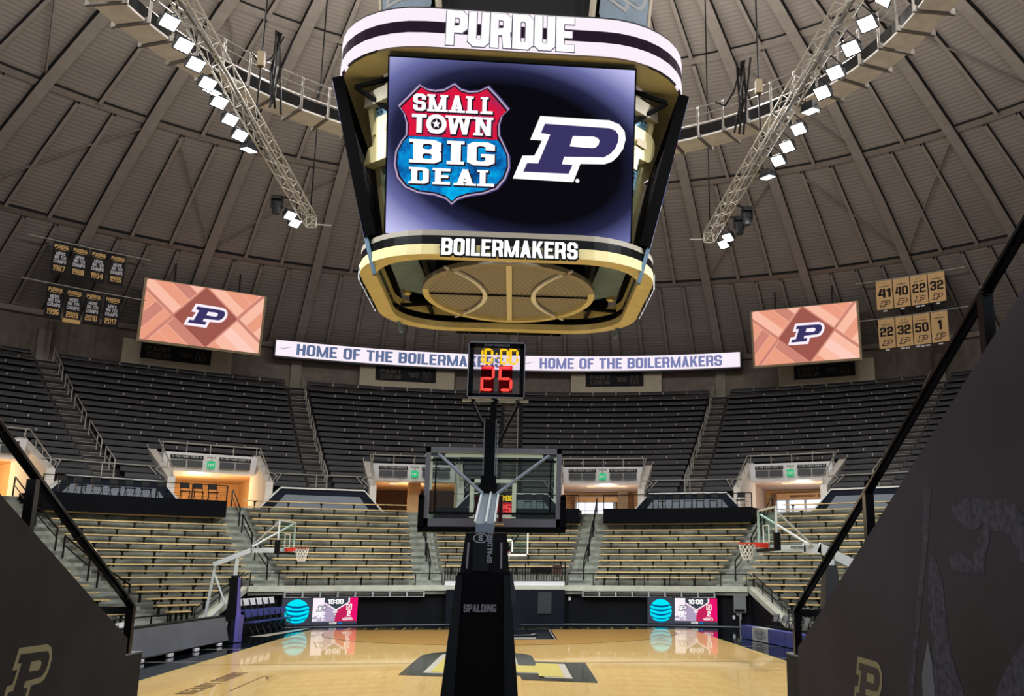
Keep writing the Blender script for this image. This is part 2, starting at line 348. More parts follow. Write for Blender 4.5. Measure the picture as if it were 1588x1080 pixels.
def letter(c):
    w = {'M': .84, 'W': .9, 'I': .22, '1': .36, "'": .16, ':': .18, '.': .16, ' ': .30, 'T': .58, 'L': .52, 'E': .54, 'F': .52, '&': .7}.get(c, .62)
    x, y, cx, cy = .21, .175, .15, .12; m = .5; A = range(8)
    full = lambda sg: r8(0, 0, w, 1, x, y, cx, cy, sg); up = lambda sg: r8(0, m-y/2, w, 1, x, y, cx, cy, sg); lo = lambda sg: r8(0, 0, w, m+y/2, x, y, cx, cy, sg)
    Ls, Rs = rc(0, 0, x, 1), rc(w-x, 0, w, 1); dq = lambda a, b, c_, d: [(a, 0), (b, 0), (c_, 1), (d, 1)]
    g = {'O': full(A), '0': full(A), 'Q': full(A), 'D': full(A)+[Ls, rc(0, 0, cx+.02, y), rc(0, 1-y, cx+.02, 1)],
         'C': full((0, 1, 3, 4, 5, 6, 7))+[rc(w-x, cy, w, .34), rc(w-x, .66, w, 1-cy)], 'G': full((0, 1, 3, 4, 5, 6, 7))+[rc(w-x, cy, w, .5), rc(w*.5, .36, w, .5), rc(w-x, .66, w, 1-cy)],
         'S': up((3, 4, 5, 6, 7, 0))+lo((0, 1, 2, 3, 4, 7))+[rc(w-x, .66, w, 1-cy), rc(0, cy, x, .34)],
         '2': up((0, 1, 2, 3, 4, 5))+lo((5, 6))+[rc(0, .66, x, 1-cy), rc(0, 0, w, y), rc(0, 0, x, .42), rc(cx, m-y/2, .3, m+y/2)],
         '3': up((0, 1, 2, 3, 4, 5))+lo((0, 1, 2, 3, 4, 7))+[rc(0, .68, x, 1-cy), rc(0, cy, x, .32)],
         '5': [rc(0, 1-y, w, 1), rc(0, .44, x, 1), rc(0, m-.02, .3, m+y-.02), rc(0, cy, x, .3)]+r8(0, 0, w, .64, x, y, cx, cy, (0, 1, 2, 3, 4, 7)),
         '6': lo(A)+full((3, 4, 5, 6)), '9': up(A)+full((0, 1, 2, 7))+[], '8': up(A)+lo(A), '4': [Rs, rc(0, .25, w, .25+y), [(0, .25), (x, .25), (w*.62, 1), (w*.3, 1)]],
         '7': [rc(0, 1-y, w, 1), [(w*.2, 0), (w*.2+x, 0), (w, 1-y), (w-x, 1-y)]], '1': [rc(w-x, 0, w, 1), [(0, .7), (w-x, .78), (w-x, 1), (w-x-.02, 1)], rc(0, .68, w-x, .8)],
         'B': up(A)+lo(A)+[Ls, rc(0, 0, cx+.02, y), rc(0, 1-y, cx+.02, 1)], 'P': r8(0, .38, w, 1, x, y, cx, cy, (0, 1, 2, 3, 4))+[Ls, rc(0, 1-y, cx+.02, 1), rc(0, .38, cx+.02, .38+y)],
         'R': r8(0, .38, w, 1, x, y, cx, cy, (0, 1, 2, 3, 4))+[Ls, rc(0, 1-y, cx+.02, 1), rc(0, .38, cx+.02, .38+y), [(w-x, 0), (w, 0), (w-.04, .45), (w-x-.06, .45)]],
         'U': full((0, 1, 7))+[rc(0, cy, x, 1), rc(w-x, cy, w, 1)], 'E': [Ls, rc(0, 0, w, y), rc(0, 1-y, w, 1), rc(0, m-y/2, w*.88, m+y/2)], 'F': [Ls, rc(0, 1-y, w, 1), rc(0, m-y/2, w*.88, m+y/2)],
         'L': [Ls, rc(0, 0, w, y)], 'T': [rc(0, 1-y, w, 1), rc(w/2-x/2, 0, w/2+x/2, 1)], 'H': [Ls, Rs, rc(0, m-y/2, w, m+y/2)], 'I': [rc(0, 0, w, 1)],
         'A': [dq(0, x, w/2+x*.55, w/2-x*.45), dq(w-x, w, w/2+x*.45, w/2-x*.55), rc(w*.22, .2, w*.78, .2+y*.8)], 'V': [dq(w/2-x/2, w/2+x/2, x, 0), dq(w/2-x/2, w/2+x/2, w, w-x)],
         'M': [rc(0, 0, x*.9, 1), rc(w-x*.9, 0, w, 1), dq(w/2-x*.45, w/2+x*.35, x*.9, 0), dq(w/2-x*.35, w/2+x*.45, w, w-x*.9)],
         'W': [dq(w*.14, w*.34, x*.9, 0), dq(w*.14, w*.36, w*.56, w*.42), dq(w*.66, w*.86, w*.58, w*.44), dq(w*.66, w*.86, w, w-x*.9)],
         'N': [rc(0, 0, x*.85, 1), rc(w-x*.85, 0, w, 1), dq(w-x*.95, w, x*.95, 0)], 'K': [Ls, [(x, .32), (x+.12, .5), (w, 1), (w-x-.04, 1), (x, .58)], dq(w-x, w, x+.2, x+.02)[:2]+[(x+.22, .62), (x+.04, .45)]],
         'Y': [rc(w/2-x/2, 0, w/2+x/2, .5), [(w/2-x/2, .42), (w/2+x/2, .42), (x, 1), (0, 1)], [(w/2-x/2, .42), (w/2+x/2, .42), (w, 1), (w-x, 1)]], 'X': [dq(0, x, w, w-x), dq(w-x, w, x, 0)],
         "'": [rc(0, .68, w, 1)], ':': [rc(0, .18, w, .38), rc(0, .62, w, .82)], '.': [rc(0, 0, w, .16)], '&': full(A), ' ': []}
    st = {'B': ((0, 0), (0, 1)), 'D': ((0, 0), (0, 1)), 'E': ((0, 0), (0, 1)), 'L': ((0, 0), (0, 1)), 'I': ((0, 0), (0, 1)), 'P': ((0, 0), (0, 1)), 'R': ((0, 0), (0, 1), (w-x, 0)), 'A': ((0, 0), (w-x, 0)), 'N': ((0, 0), (0, 1), (w-x, 1)), 'M': ((0, 0), (0, 1), (w-x, 0), (w-x, 1)), 'W': ((0, 1), (w-x, 1), (w/2-x/2, 1)), 'K': ((0, 0), (0, 1), (w-x, 0), (w-x, 1))}
    return w, g.get(c, full(A)), [rc(a-.09, 0, a+x+.09, .13) if b == 0 else rc(a-.09, .87, a+x+.09, 1) for a, b in st.get(c, ())]
def glyphs(st, slab):
    if (st, slab) in _g: return _g[(st, slab)]
    ps = []; X = 0
    for c in st:
        w, g, sl = letter(c)
        if slab and sl: X += .07
        for p in g+(sl if slab else []): ps.append([(X+a, b) for a, b in p])
        X += w+.075+(.07 if slab and sl else 0)
    x0 = min(a for p in ps for a, b in p); x1 = max(a for p in ps for a, b in p)
    r = [[((a-x0)/(x1-x0)-.5, b-.5) for a, b in p] for p in ps]; _g[(st, slab)] = r; return r
def plane(o, ex, ey):
    o, ex, ey = Vector(o), Vector(ex).normalized(), Vector(ey).normalized(); n = ex.cross(ey)
    return lambda x, y, d=0: o+ex*x+ey*y+n*d
def facing(az, r, z, tilt=0):   # flat panel frame turned to the arena axis
    a = rad(az); out = V(sin(a), cos(a), 0)
    return plane(P(az, r, z), (cos(a), -sin(a), 0), V(0, 0, 1)*cos(tilt)-out*sin(tilt))
def cyl(r, z, az0=0):           # curved frame on a cylinder about the arena axis, read from inside
    return lambda x, y, d=0: P(az0+math.degrees(x/r), r-d, z+y)
PO = [(-0.471, 0.5), (0.606, 0.486), (0.764, 0.432), (0.851, 0.325), (0.869, 0.203), (0.834, 0.053), (0.752, -0.075), (0.669, -0.152), (0.549, -0.2), (0.172, -0.212), (0.069, -0.5), (-0.869, -0.485), (-0.728, -0.126), (-0.546, -0.117), (-0.433, 0.121), (-0.615, 0.127)]
PI_ = [(-0.396, 0.383), (0.608, 0.363), (0.706, 0.331), (0.759, 0.259), (0.754, 0.16), (0.713, 0.059), (0.642, -0.03), (0.534, -0.097), (-0.085, -0.113), (-0.114, -0.23), (0.051, -0.235), (-0.007, -0.375), (-0.712, -0.375), (-0.654, -0.237), (-0.483, -0.235), (-0.309, 0.22), (-0.455, 0.233)]
PC = [(0.043, 0.213), (0.357, 0.22), (0.43, 0.199), (0.46, 0.159), (0.445, 0.096), (0.402, 0.052), (0.349, 0.037), (-0.003, 0.05)]
SH = [(-2.776, 3.137), (-2.542, 3.385), (-2.289, 3.665), (-2.113, 3.572), (-1.917, 3.542), (-1.703, 3.576), (-1.45, 3.735), (-1.293, 3.605), (-1.097, 3.559), (-0.863, 3.587), (-0.638, 3.709), (-0.393, 3.472), (-0.124, 3.176), (-0.29, 3.001), (-0.354, 2.78), (-0.343, 2.543), (-0.203, 2.272), (-0.094, 2.04), (-0.078, 1.763), (-0.173, 1.481), (-0.367, 1.235), (-0.682, 1.103), (-1.076, 1.027), (-1.312, 0.938), (-1.449, 0.813), (-1.588, 0.938), (-1.865, 1.021), (-2.26, 1.055), (-2.576, 1.179), (-2.766, 1.407), (-2.845, 1.718), (-2.814, 2.034), (-2.697, 2.276), (-2.579, 2.439), (-2.572, 2.714), (-2.639, 2.947)]
ORD = ['top', 'second', 'third', 'fourth', 'fifth', 'sixth', 'seventh', 'eighth', 'ninth', 'tenth', 'eleventh', 'twelfth', 'thirteenth', 'fourteenth', 'fifteenth', 'sixteenth', 'seventeenth', 'eighteenth', 'nineteenth', 'twentieth', 'twenty-first']
WED = 19.6

# ------------------------------------------------------------------ dome ceiling
def zd(r): return 33-14.8*(r/47.6)**2
rs = [0.01, 4, 8, 12, 16, 19.5, 22.6, 27, 31.8, 36, 40.3, 44, 47.6]
b = MB(); b.sweep([(r, zd(r)) for r in rs], -112, 112, 92, 'dome')
ceil_ = b.build('ceiling', kind='structure', label='taupe corrugated dome ceiling crossed by ribs', smooth=True)
def rib_mesh(az, ra, rb, w, dep):
    m = MB(); n = max(2, int((rb-ra)/4)); a = rad(az); t = V(cos(a), -sin(a), 0)
    for i in range(n):
        r0, r1 = ra+(rb-ra)*i/n, ra+(rb-ra)*(i+1)/n; lo = []; hi = []
        for r in (r0, r1):
            c = P(az, r, zd(r))
            for s in (-1, 1): lo.append(c+t*s*w/2-V(0, 0, dep)); hi.append(c+t*s*w/2+V(0, 0, .05))
        m.add([lo[0], lo[1], lo[3], lo[2]], [(0, 1, 2, 3)], 'rib')          # painted soffit
        for s in (0, 1): m.add([lo[s], lo[s+2], hi[s+2], hi[s]], [(0, 1, 2, 3)], 'side_shade')   # side faces, shade painted in
    m.add([lo[2], lo[3], hi[3], hi[2]], [(0, 1, 2, 3)], 'side_shade')
    return m
MAIN = [9.8*k for k in range(-11, 12)]
for az in MAIN: rib_mesh(az, 3, 47.4, .6, .36).build('main_rib', ceil_)
for ra, rb, nb in ((4, 22.4, 2), (22.8, 31.6, 2), (32, 40.1, 3), (40.5, 47.3, 4)):
    for k in range(-7, 7):
        for j in range(1, nb): rib_mesh(9.8*(k+j/nb), ra, rb, .2, .27).build('minor_rib', ceil_)
for r in (12.5, 22.6, 31.8, 40.3):
    m = MB(); z = zd(r)
    vs = []
    n = 66
    for i in range(n+1):
        a = -108+216*i/n
        vs += [P(a, r-.24, z-.06), P(a, r+.24, z-.2), P(a, r-.24, z+.15), P(a, r+.24, z+.1)]
    for i in range(n): m.f.append([4*i, 4*i+1, 4*i+5, 4*i+4]); m.m.append(m.mi('rib')); m.f.append([4*i, 4*i+4, 4*i+6, 4*i+2]); m.m.append(m.mi('side_shade')); m.f.append([4*i+1, 4*i+5, 4*i+7, 4*i+3]); m.m.append(m.mi('side_shade'))  # beam sides coloured dark to stand for shade
    m.v = vs; m.build('ring_beam', ceil_)
def brace(a0, r0, a1, r1):
    m = MB(); p = P(a0, r0, zd(r0)-.3); q = P(a1, r1, zd(r1)-.3); k = 6
    for i in range(k):
        f0, f1 = i/k, (i+1)/k; A = p.lerp(q, f0); B = p.lerp(q, f1)
        for X in (A, B): X.z = zd(math.hypot(X.x, X.y))-.22
        m.tube(A, B, .05, 'wall_tan', 5)
    m.build('tie_rod', ceil_)
for k in (-5, -3, 2, 4): brace(9.8*k, 40.1, 9.8*(k+1), 32); 
for k in (-6, -4, 3, 5): brace(9.8*(k+1), 31.6, 9.8*k, 22.8)
for k in (-4, 3): brace(9.8*(k+1), 40, 9.8*k+3, 32.2)

# ------------------------------------------------------------------ upper bowl
A_OUT = 76
def zu(j): r = 31.5+.8*j; e = .0793+.1017*j/18; return 2.35+(r+26)*e     # top of seat, row j
def ru(j): return 31.5+.8*j
UP = 19
prof_full = [(ru(5)-.42, zu(4)-.42)]
for j in range(5, UP): prof_full += [(ru(j)-.42, zu(j)-.42), (ru(j)+.38, zu(j)-.42)]
prof_low = [(31.0, zu(0)-.9)]
for j in range(0, 5): prof_low += [(ru(j)-.42, zu(j)-.42), (ru(j)+.38, zu(j)-.42)]
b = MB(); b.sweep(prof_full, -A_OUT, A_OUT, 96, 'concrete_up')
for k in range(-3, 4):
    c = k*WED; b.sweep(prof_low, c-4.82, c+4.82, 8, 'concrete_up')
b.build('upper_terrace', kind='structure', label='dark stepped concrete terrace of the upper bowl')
UPN = {-3: 'far left upper section', -2: 'upper section under the left video board', -1: 'upper section left of the central stair', 1: 'upper section right of the central stair', 2: 'upper section under the right video board', 3: 'far right upper section'}
def seat_row(r, z, a0, a1, label, group, shift=0):
    ac = (a0+a1)/2; t = T('stadium_seat_row', label, 'seat row', P(ac, r, z-.42), group)
    n = max(1, round((a1-a0)/2.35)); da = (a1-a0)/n; cuts = [a0+da*i+(shift*da*.5 if 0 < i < n else 0) for i in range(n+1)]
    for i in range(n):
        x0, x1 = cuts[i]+.05, cuts[i+1]-.05; g = MB()
        pf = [(r-.24, z-.07), (r-.24, z), (r+.14, z-.02), (r+.2, z+.24), (r+.24, z+.24), (r+.2, z-.07)]; K = 6; q = 2
        vs = [P(x0+(x1-x0)*k/q, a, b) for k in range(q+1) for a, b in pf]
        fs = [(k*K+j, k*K+(j+1) % K, (k+1)*K+(j+1) % K, (k+1)*K+j) for k in range(q) for j in range(K)]+[tuple(range(K))[::-1], tuple(range(q*K, q*K+K))]
        g.add(vs, fs, 'seat_dark')
        if i: g.add([P(x0-.07, r+.13, z-.02), P(x0+.03, r+.13, z-.02), P(x0+.03, r+.19, z+.2), P(x0-.07, r+.19, z+.2)], [(0, 1, 2, 3)], 'rail_grey')
        g.build('seat', t)
    return t
for sname, sec in ((-3, -2.5), (-2, -1.5), (-1, -.5), (1, .5), (2, 1.5), (3, 2.5)):
    for j in range(5, UP):
        hw = 9.8-math.degrees(.75/ru(j)); c = sec*WED
        seat_row(ru(j), zu(j), c-hw, c+hw, 'dark seat row, %s below the wall, %s' % (ORD[UP-1-j], UPN[sname]), 'dark seat rows of the upper bowl', j % 2)
for k in range(-3, 4):
    for side in (-1, 1):
        for j in range(0, 5):
            c = k*WED; i0 = math.degrees(.75/ru(j)); lo, hi = sorted((c+side*i0, c+side*4.75))
            where = {-3: 'leftmost', -2: 'far left', -1: 'left', 0: 'central', 1: 'right', 2: 'far right', 3: 'rightmost'}[k]
            seat_row(ru(j), zu(j), lo, hi, 'short dark seat row %s of the %s upper stair, %s above the parapet' % ('left' if side < 0 else 'right', where, ['first', 'second', 'third', 'fourth', 'fifth'][j]), 'short dark rows between the entrances')
STN = {-3: 'leftmost', -2: 'far left', -1: 'left', 0: 'central', 1: 'right', 2: 'far right', 3: 'rightmost'}
for k in range(-3, 4):
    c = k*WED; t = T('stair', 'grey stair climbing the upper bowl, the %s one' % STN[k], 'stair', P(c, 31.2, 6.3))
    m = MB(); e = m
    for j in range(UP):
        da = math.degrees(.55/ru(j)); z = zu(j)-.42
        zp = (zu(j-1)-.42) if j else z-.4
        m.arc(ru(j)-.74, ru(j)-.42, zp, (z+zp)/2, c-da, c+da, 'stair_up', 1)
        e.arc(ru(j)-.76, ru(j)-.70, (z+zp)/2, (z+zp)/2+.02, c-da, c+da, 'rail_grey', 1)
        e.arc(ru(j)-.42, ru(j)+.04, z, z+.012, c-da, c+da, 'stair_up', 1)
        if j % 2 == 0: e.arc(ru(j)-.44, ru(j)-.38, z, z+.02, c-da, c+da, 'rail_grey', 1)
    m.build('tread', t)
    side = .62 if k <= 0 else -.62
    for n_, (j0, j1) in enumerate(((1, 3), (4, 7), (8, 11), (12, 14), (15, 18))):
        h = T('handrail', 'pale handrail, %s section up the %s upper stair' % (['first', 'second', 'third', 'fourth', 'fifth'][n_], STN[k]), 'handrail', P(c, ru(j0), zu(j0)-.42), 'handrails of the upper stairs')
        pp = lambda j, zz: P(c+math.degrees(side*.7/ru(j)), ru(j), zu(j)-.42+zz)
        MB().path([pp(j0, .95), pp(j1, .95)], .035, 'rail_grey').build('top_rail', h)
        MB().path([pp(j0, .5), pp(j1, .5)], .025, 'rail_grey').build('lower_rail', h)
        for jj in sorted({j0, (j0+j1)//2, j1}): MB().tube(pp(jj, 0), pp(jj, .95), .035, 'rail_grey').build('post', h)

# back wall, booths, pilasters, ribbon, video boards
b = MB(); b.sweep([(47.0, zu(18)-.5), (47.0, 18.0), (46.6, 18.0), (46.6, 18.35), (47.9, 18.35)], -A_OUT, A_OUT, 96, 'wall_tan')
b.sweep([(46.2, zu(18)-.42), (47.1, zu(18)-.42)], -A_OUT, A_OUT, 96, 'concrete_up')
b.build('wall_back', kind='structure', label='brown curved wall above the top row of seats')
for i, k in enumerate(range(-3, 4)):
    if k: b = MB(); b.arc(46.7, 47.05, 14.9, 17.15, k*WED-.45, k*WED+.45, 'wall_tan_light', 1); b.build('trim_%d' % (i+1), kind='structure', label='pale pilaster on the brown wall at the head of the %s upper stair' % STN[k])
for n_, (k, num) in enumerate(((-1.5, '104'), (-.5, '105'), (.5, '106'), (1.5, '107'))):
    c = k*WED; wh = ['below the left video board', 'below the left half of the ribbon', 'below the right half of the ribbon', 'below the right video board'][n_]
    t = T('wall_booth', 'tan wall panel with black paint crew sign, %s' % wh, 'wall panel', P(c, 46.3, 15.25), 'boxed wall panels over the top row')
    b = MB(); b.arc(46.3, 46.99, 15.27, 17.3, c-4.3, c+4.3, 'tan_paint', 3); b.build('box', t)
    s = MB(); f = cyl(46.2, 16.62, c); s.arc(46.21, 46.29, 16.1, 17.12, c-2.9, c+2.6, 'banner_black', 4)
    s.text('PAINT', -1.25, .2, 1.55, .34, f, 'sign_dim', .02, .03); s.text('CREW', -1.22, -.22, 1.5, .34, f, 'sign_dim', .02, .03)
    s.text("'"+num, .42, -.02, .8, .34, f, 'sign_dim', .02, .02)
    for sx in (-.17, .17):
        s.poly([(1.4+sx-.16, -.28), (1.4+sx-.09, .22), (1.4+sx, .33), (1.4+sx+.09, .22), (1.4+sx+.16, -.28), (1.4+sx+.09, -.28), (1.4+sx+.03, .2), (1.4+sx-.03, .2), (1.4+sx-.09, -.28)], f, 'sign_dim', .02)
    s.rect(1.1, -.38, 1.7, -.34, f, 'sign_dim', .02)
    s.build('sign', t)
t = T('ribbon_board', 'long white curved LED ribbon reading HOME OF THE BOILERMAKERS twice', 'LED ribbon', P(0, 45.4, 17.1))
b = MB(); b.arc(45.45, 46.2, 17.05, 18.33, -21.8, 21.8, 'grey_dark', 24); b.build('housing', t)
b = MB(); b.sweep([(45.4, 17.15), (45.4, 18.27)], -21.7, 21.7, 24, 'led_white')
for c, x0, x1 in ((-11, -19.9, -1.0), (11.3, 2.5, 20.0)):
    f = cyl(45.4, 17.71, (x0+x1)/2); w = rad(x1-x0)*45.4
    b.text('HOME OF THE BOILERMAKERS', 0, 0, w, .82, f, 'led_text2' if c > 0 else 'led_text', .03, .035)
    f2 = cyl(45.4, 17.75, x0-.9); b.poly([(-.45, .1), (-.3, -.06), (.45, .12), (-.3, -.14)], f2, 'led_lilac', .03)
b.build('led_face', t)
def video_board(c, name):
    f = facing(c, 41.7, 18.35, rad(6)); t = T('video_board', 'glowing video board with a P logo on pink wood planks, %s' % name, 'video board', f(0, -2, -.3))
    hw, hh = 3.62, 1.93
    b = MB(); b.hexa([f(-hw-.16, -hh-.16, -.35), f(hw+.16, -hh-.16, -.35), f(hw+.16, hh+.05, -.35), f(-hw-.16, hh+.05, -.35)], [f(-hw-.16, -hh-.16, -.02), f(hw+.16, -hh-.16, -.02), f(hw+.16, hh+.05, -.02), f(-hw-.16, hh+.05, -.02)], 'gold_dark'); b.build('frame', t)
    b = MB(); b.rect(-hw, -hh, hw, hh, f, 'wood_a', 0)
    import itertools
    def clip(pts):
        for ax, s, lim in ((0, 1, hw), (0, -1, hw), (1, 1, hh), (1, -1, hh)):
            out = []
            for p, q in zip(pts, pts[1:]+pts[:1]):
                ip, iq = p[ax]*s <= lim, q[ax]*s <= lim
                if ip: out.append(p)
                if ip != iq:
                    u = (lim*s-p[ax])/(q[ax]-p[ax]); out.append((p[0]+(q[0]-p[0])*u, p[1]+(q[1]-p[1])*u))
            pts = out
            if len(pts) < 3: return None
        return pts
    rnd = random.Random(3); ca = cos(rad(40)); sa = sin(rad(40))
    rot = lambda u, v: (.1+u*ca+v*sa*1.0, -u*sa+v*ca)
    def plank(u0, v0, u1, v1, mt, d):
        p = clip([rot(u0, v0), rot(u1, v0), rot(u1, v1), rot(u0, v1)])
        if p: b.poly(p, f, mt, d)
    cell = 2.75; g = .26
    for iu in range(-2, 3):
        for iv in range(-2, 3):
            u0, v0 = iu*cell-cell/2, iv*cell-cell/2
            if iu == 0 and iv == 0: plank(u0, v0, u0+cell, v0+cell, 'wood_c', .012); continue
            for q in range(4):
                mt = rnd.choice(['wood_a', 'wood_b', 'wood_d', 'wood_b', 'wood_a', 'wood_e'])
                if (iu+iv) % 2: plank(u0+g/2, v0+q*cell/4+.03, u0+cell-g/2, v0+(q+1)*cell/4, mt, .012)
                else: plank(u0+q*cell/4+.03, v0+g/2, u0+(q+1)*cell/4, v0+cell-g/2, mt, .012)
    for iu in range(-2, 4):
        plank(iu*cell-cell/2-.1, -9, iu*cell-cell/2+.1, 9, 'wood_e', .02)
        plank(-9, iu*cell-cell/2-.1, 9, iu*cell-cell/2+.1, 'wood_e', .02)
    plank(-cell/2, -cell/2, cell/2, cell/2, 'wood_c', .03)
    b.plogo(.1, .05, 1.5, f, 'led_white', 'led_navy', 'led_white', .04)
    b.build('led_face', t)
    for sx in (-2, 2): MB().tube(f(sx, hh, -.2), f(sx, hh, -.2)+V(0, 0, 1.6), .05, 'black').build('hanger', t)
video_board(-28.75, 'left of the scoreboard'); video_board(28.75, 'right of the scoreboard')

# banners
def banner_row(azs, z1, z0, texts, kind, side, rowname):
    r = 41.0
    a0, a1 = min(azs)-2.6, max(azs)+2.6
    t = T('banner_rail', 'thin grey rail carrying the %s row of %s banners' % (rowname, side), 'rail', P(a0, r, z1)); MB().path([P(a0, r, z1+.05), P((a0+a1)/2, r, z1+.05), P(a1, r, z1+.05)], .03, 'rail_grey').build('rail', t)
    for az, tx in zip(azs, texts):
        w = rad(1.26 if kind == 'black' else 1.5)*r/2; f = facing(az, r-.04, (z0+z1)/2); h = (z1-z0)/2
        bl = kind == 'black'
        lab = ('black championship banner reading %s, in the %s row left of the left video board' % (tx, rowname)) if bl else ('gold retired number banner reading %s, %s in the %s row at right' % (tx[0], tx[1], rowname))
        t = T('banner', lab, 'banner', f(0, -h, 0), 'black championship banners' if bl else 'gold retired number banners')
        m = MB(); m.hexa([f(-w, -h, -.03), f(w, -h, -.03), f(w, h, -.03), f(-w, h, -.03)], [f(-w, -h, 0), f(w, -h, 0), f(w, h, 0), f(-w, h, 0)], 'banner_black' if bl else 'banner_gold')
        if bl:
            m.text('PURDUE', 0, h*.72, w*1.7, .22, f, 'banner_yel', .01, .05); m.rect(-w*.7, h*.53, w*.7, h*.56, f, 'banner_yel', .01)
            m.text("MEN'S", 0, h*.3, w*1.05, .2, f, 'banner_white', .01, .05); m.text('BIG TEN', 0, h*.06, w*1.35, .2, f, 'banner_white', .01, .05); m.text('CHAMPS', 0, -h*.2, w*1.5, .22, f, 'banner_white', .01, .05)
            m.text(tx, 0, -h*.62, w*1.45, .34, f, 'banner_yel', .01, .03)
            if tx == '2009': m.hexa([f(-w-.03, -h-.12, -.02), f(w+.03, -h-.12, -.02), f(w+.03, -h+.12, -.02), f(-w-.03, -h+.12, -.02)], [f(-w-.03, -h-.12, .02), f(w+.03, -h-.12, .02), f(w+.03, -h+.12, .02), f(-w-.03, -h+.12, .02)], 'banner_yel')
        else:
            m.text(tx[0], 0, h*.12, w*(1.6 if len(tx[0]) > 1 else .5), h*.62, f, 'ink', .01, .04)
            m.rect(-w*.6, h*.57, w*.6, h*.61, f, 'ink', .01)
            for i in range(tx[2]):
                x = (i-(tx[2]-1)/2)*.2; m.poly([(x+.05*(1 if q % 2 else .45)*sin(q*pi/5), h*.78+.05*(1 if q % 2 else .45)*cos(q*pi/5)) for q in range(10)], f, 'ink', .01)
            m.plogo(0, -h*.62, .42, f, 'ink', 'banner_gold', 'ink', .01)
            for i in range(tx[2]): x = (i-(tx[2]-1)/2)*.32; m.rect(x-.13, -h-.16, x+.13, -h-.06, f, 'banner_white', .0)
        m.build('cloth', t)
zt, zb = 21.25, 19.28
banner_row([-40.85, -39.4, -37.95, -36.45], zt, zb, ['1987', '1988', '1994', '1995'], 'black', 'black', 'upper')
banner_row([-40.85, -39.4, -37.95, -36.45], 18.62, 16.62, ['1996', '2009', '2010', '2017'], 'black', 'black', 'lower')
banner_row([36.65, 38.25, 39.85, 41.45], zt, zb, [('41', 'first', 1), ('40', 'second', 1), ('22', 'third', 2), ('32', 'fourth', 1)], 'gold', 'gold', 'upper')
banner_row([36.65, 38.25, 39.85, 41.45], 18.62, 16.62, [('22', 'first', 1), ('32', 'second', 2), ('50', 'third', 3), ('1', 'fourth', 1)], 'gold', 'gold', 'lower')

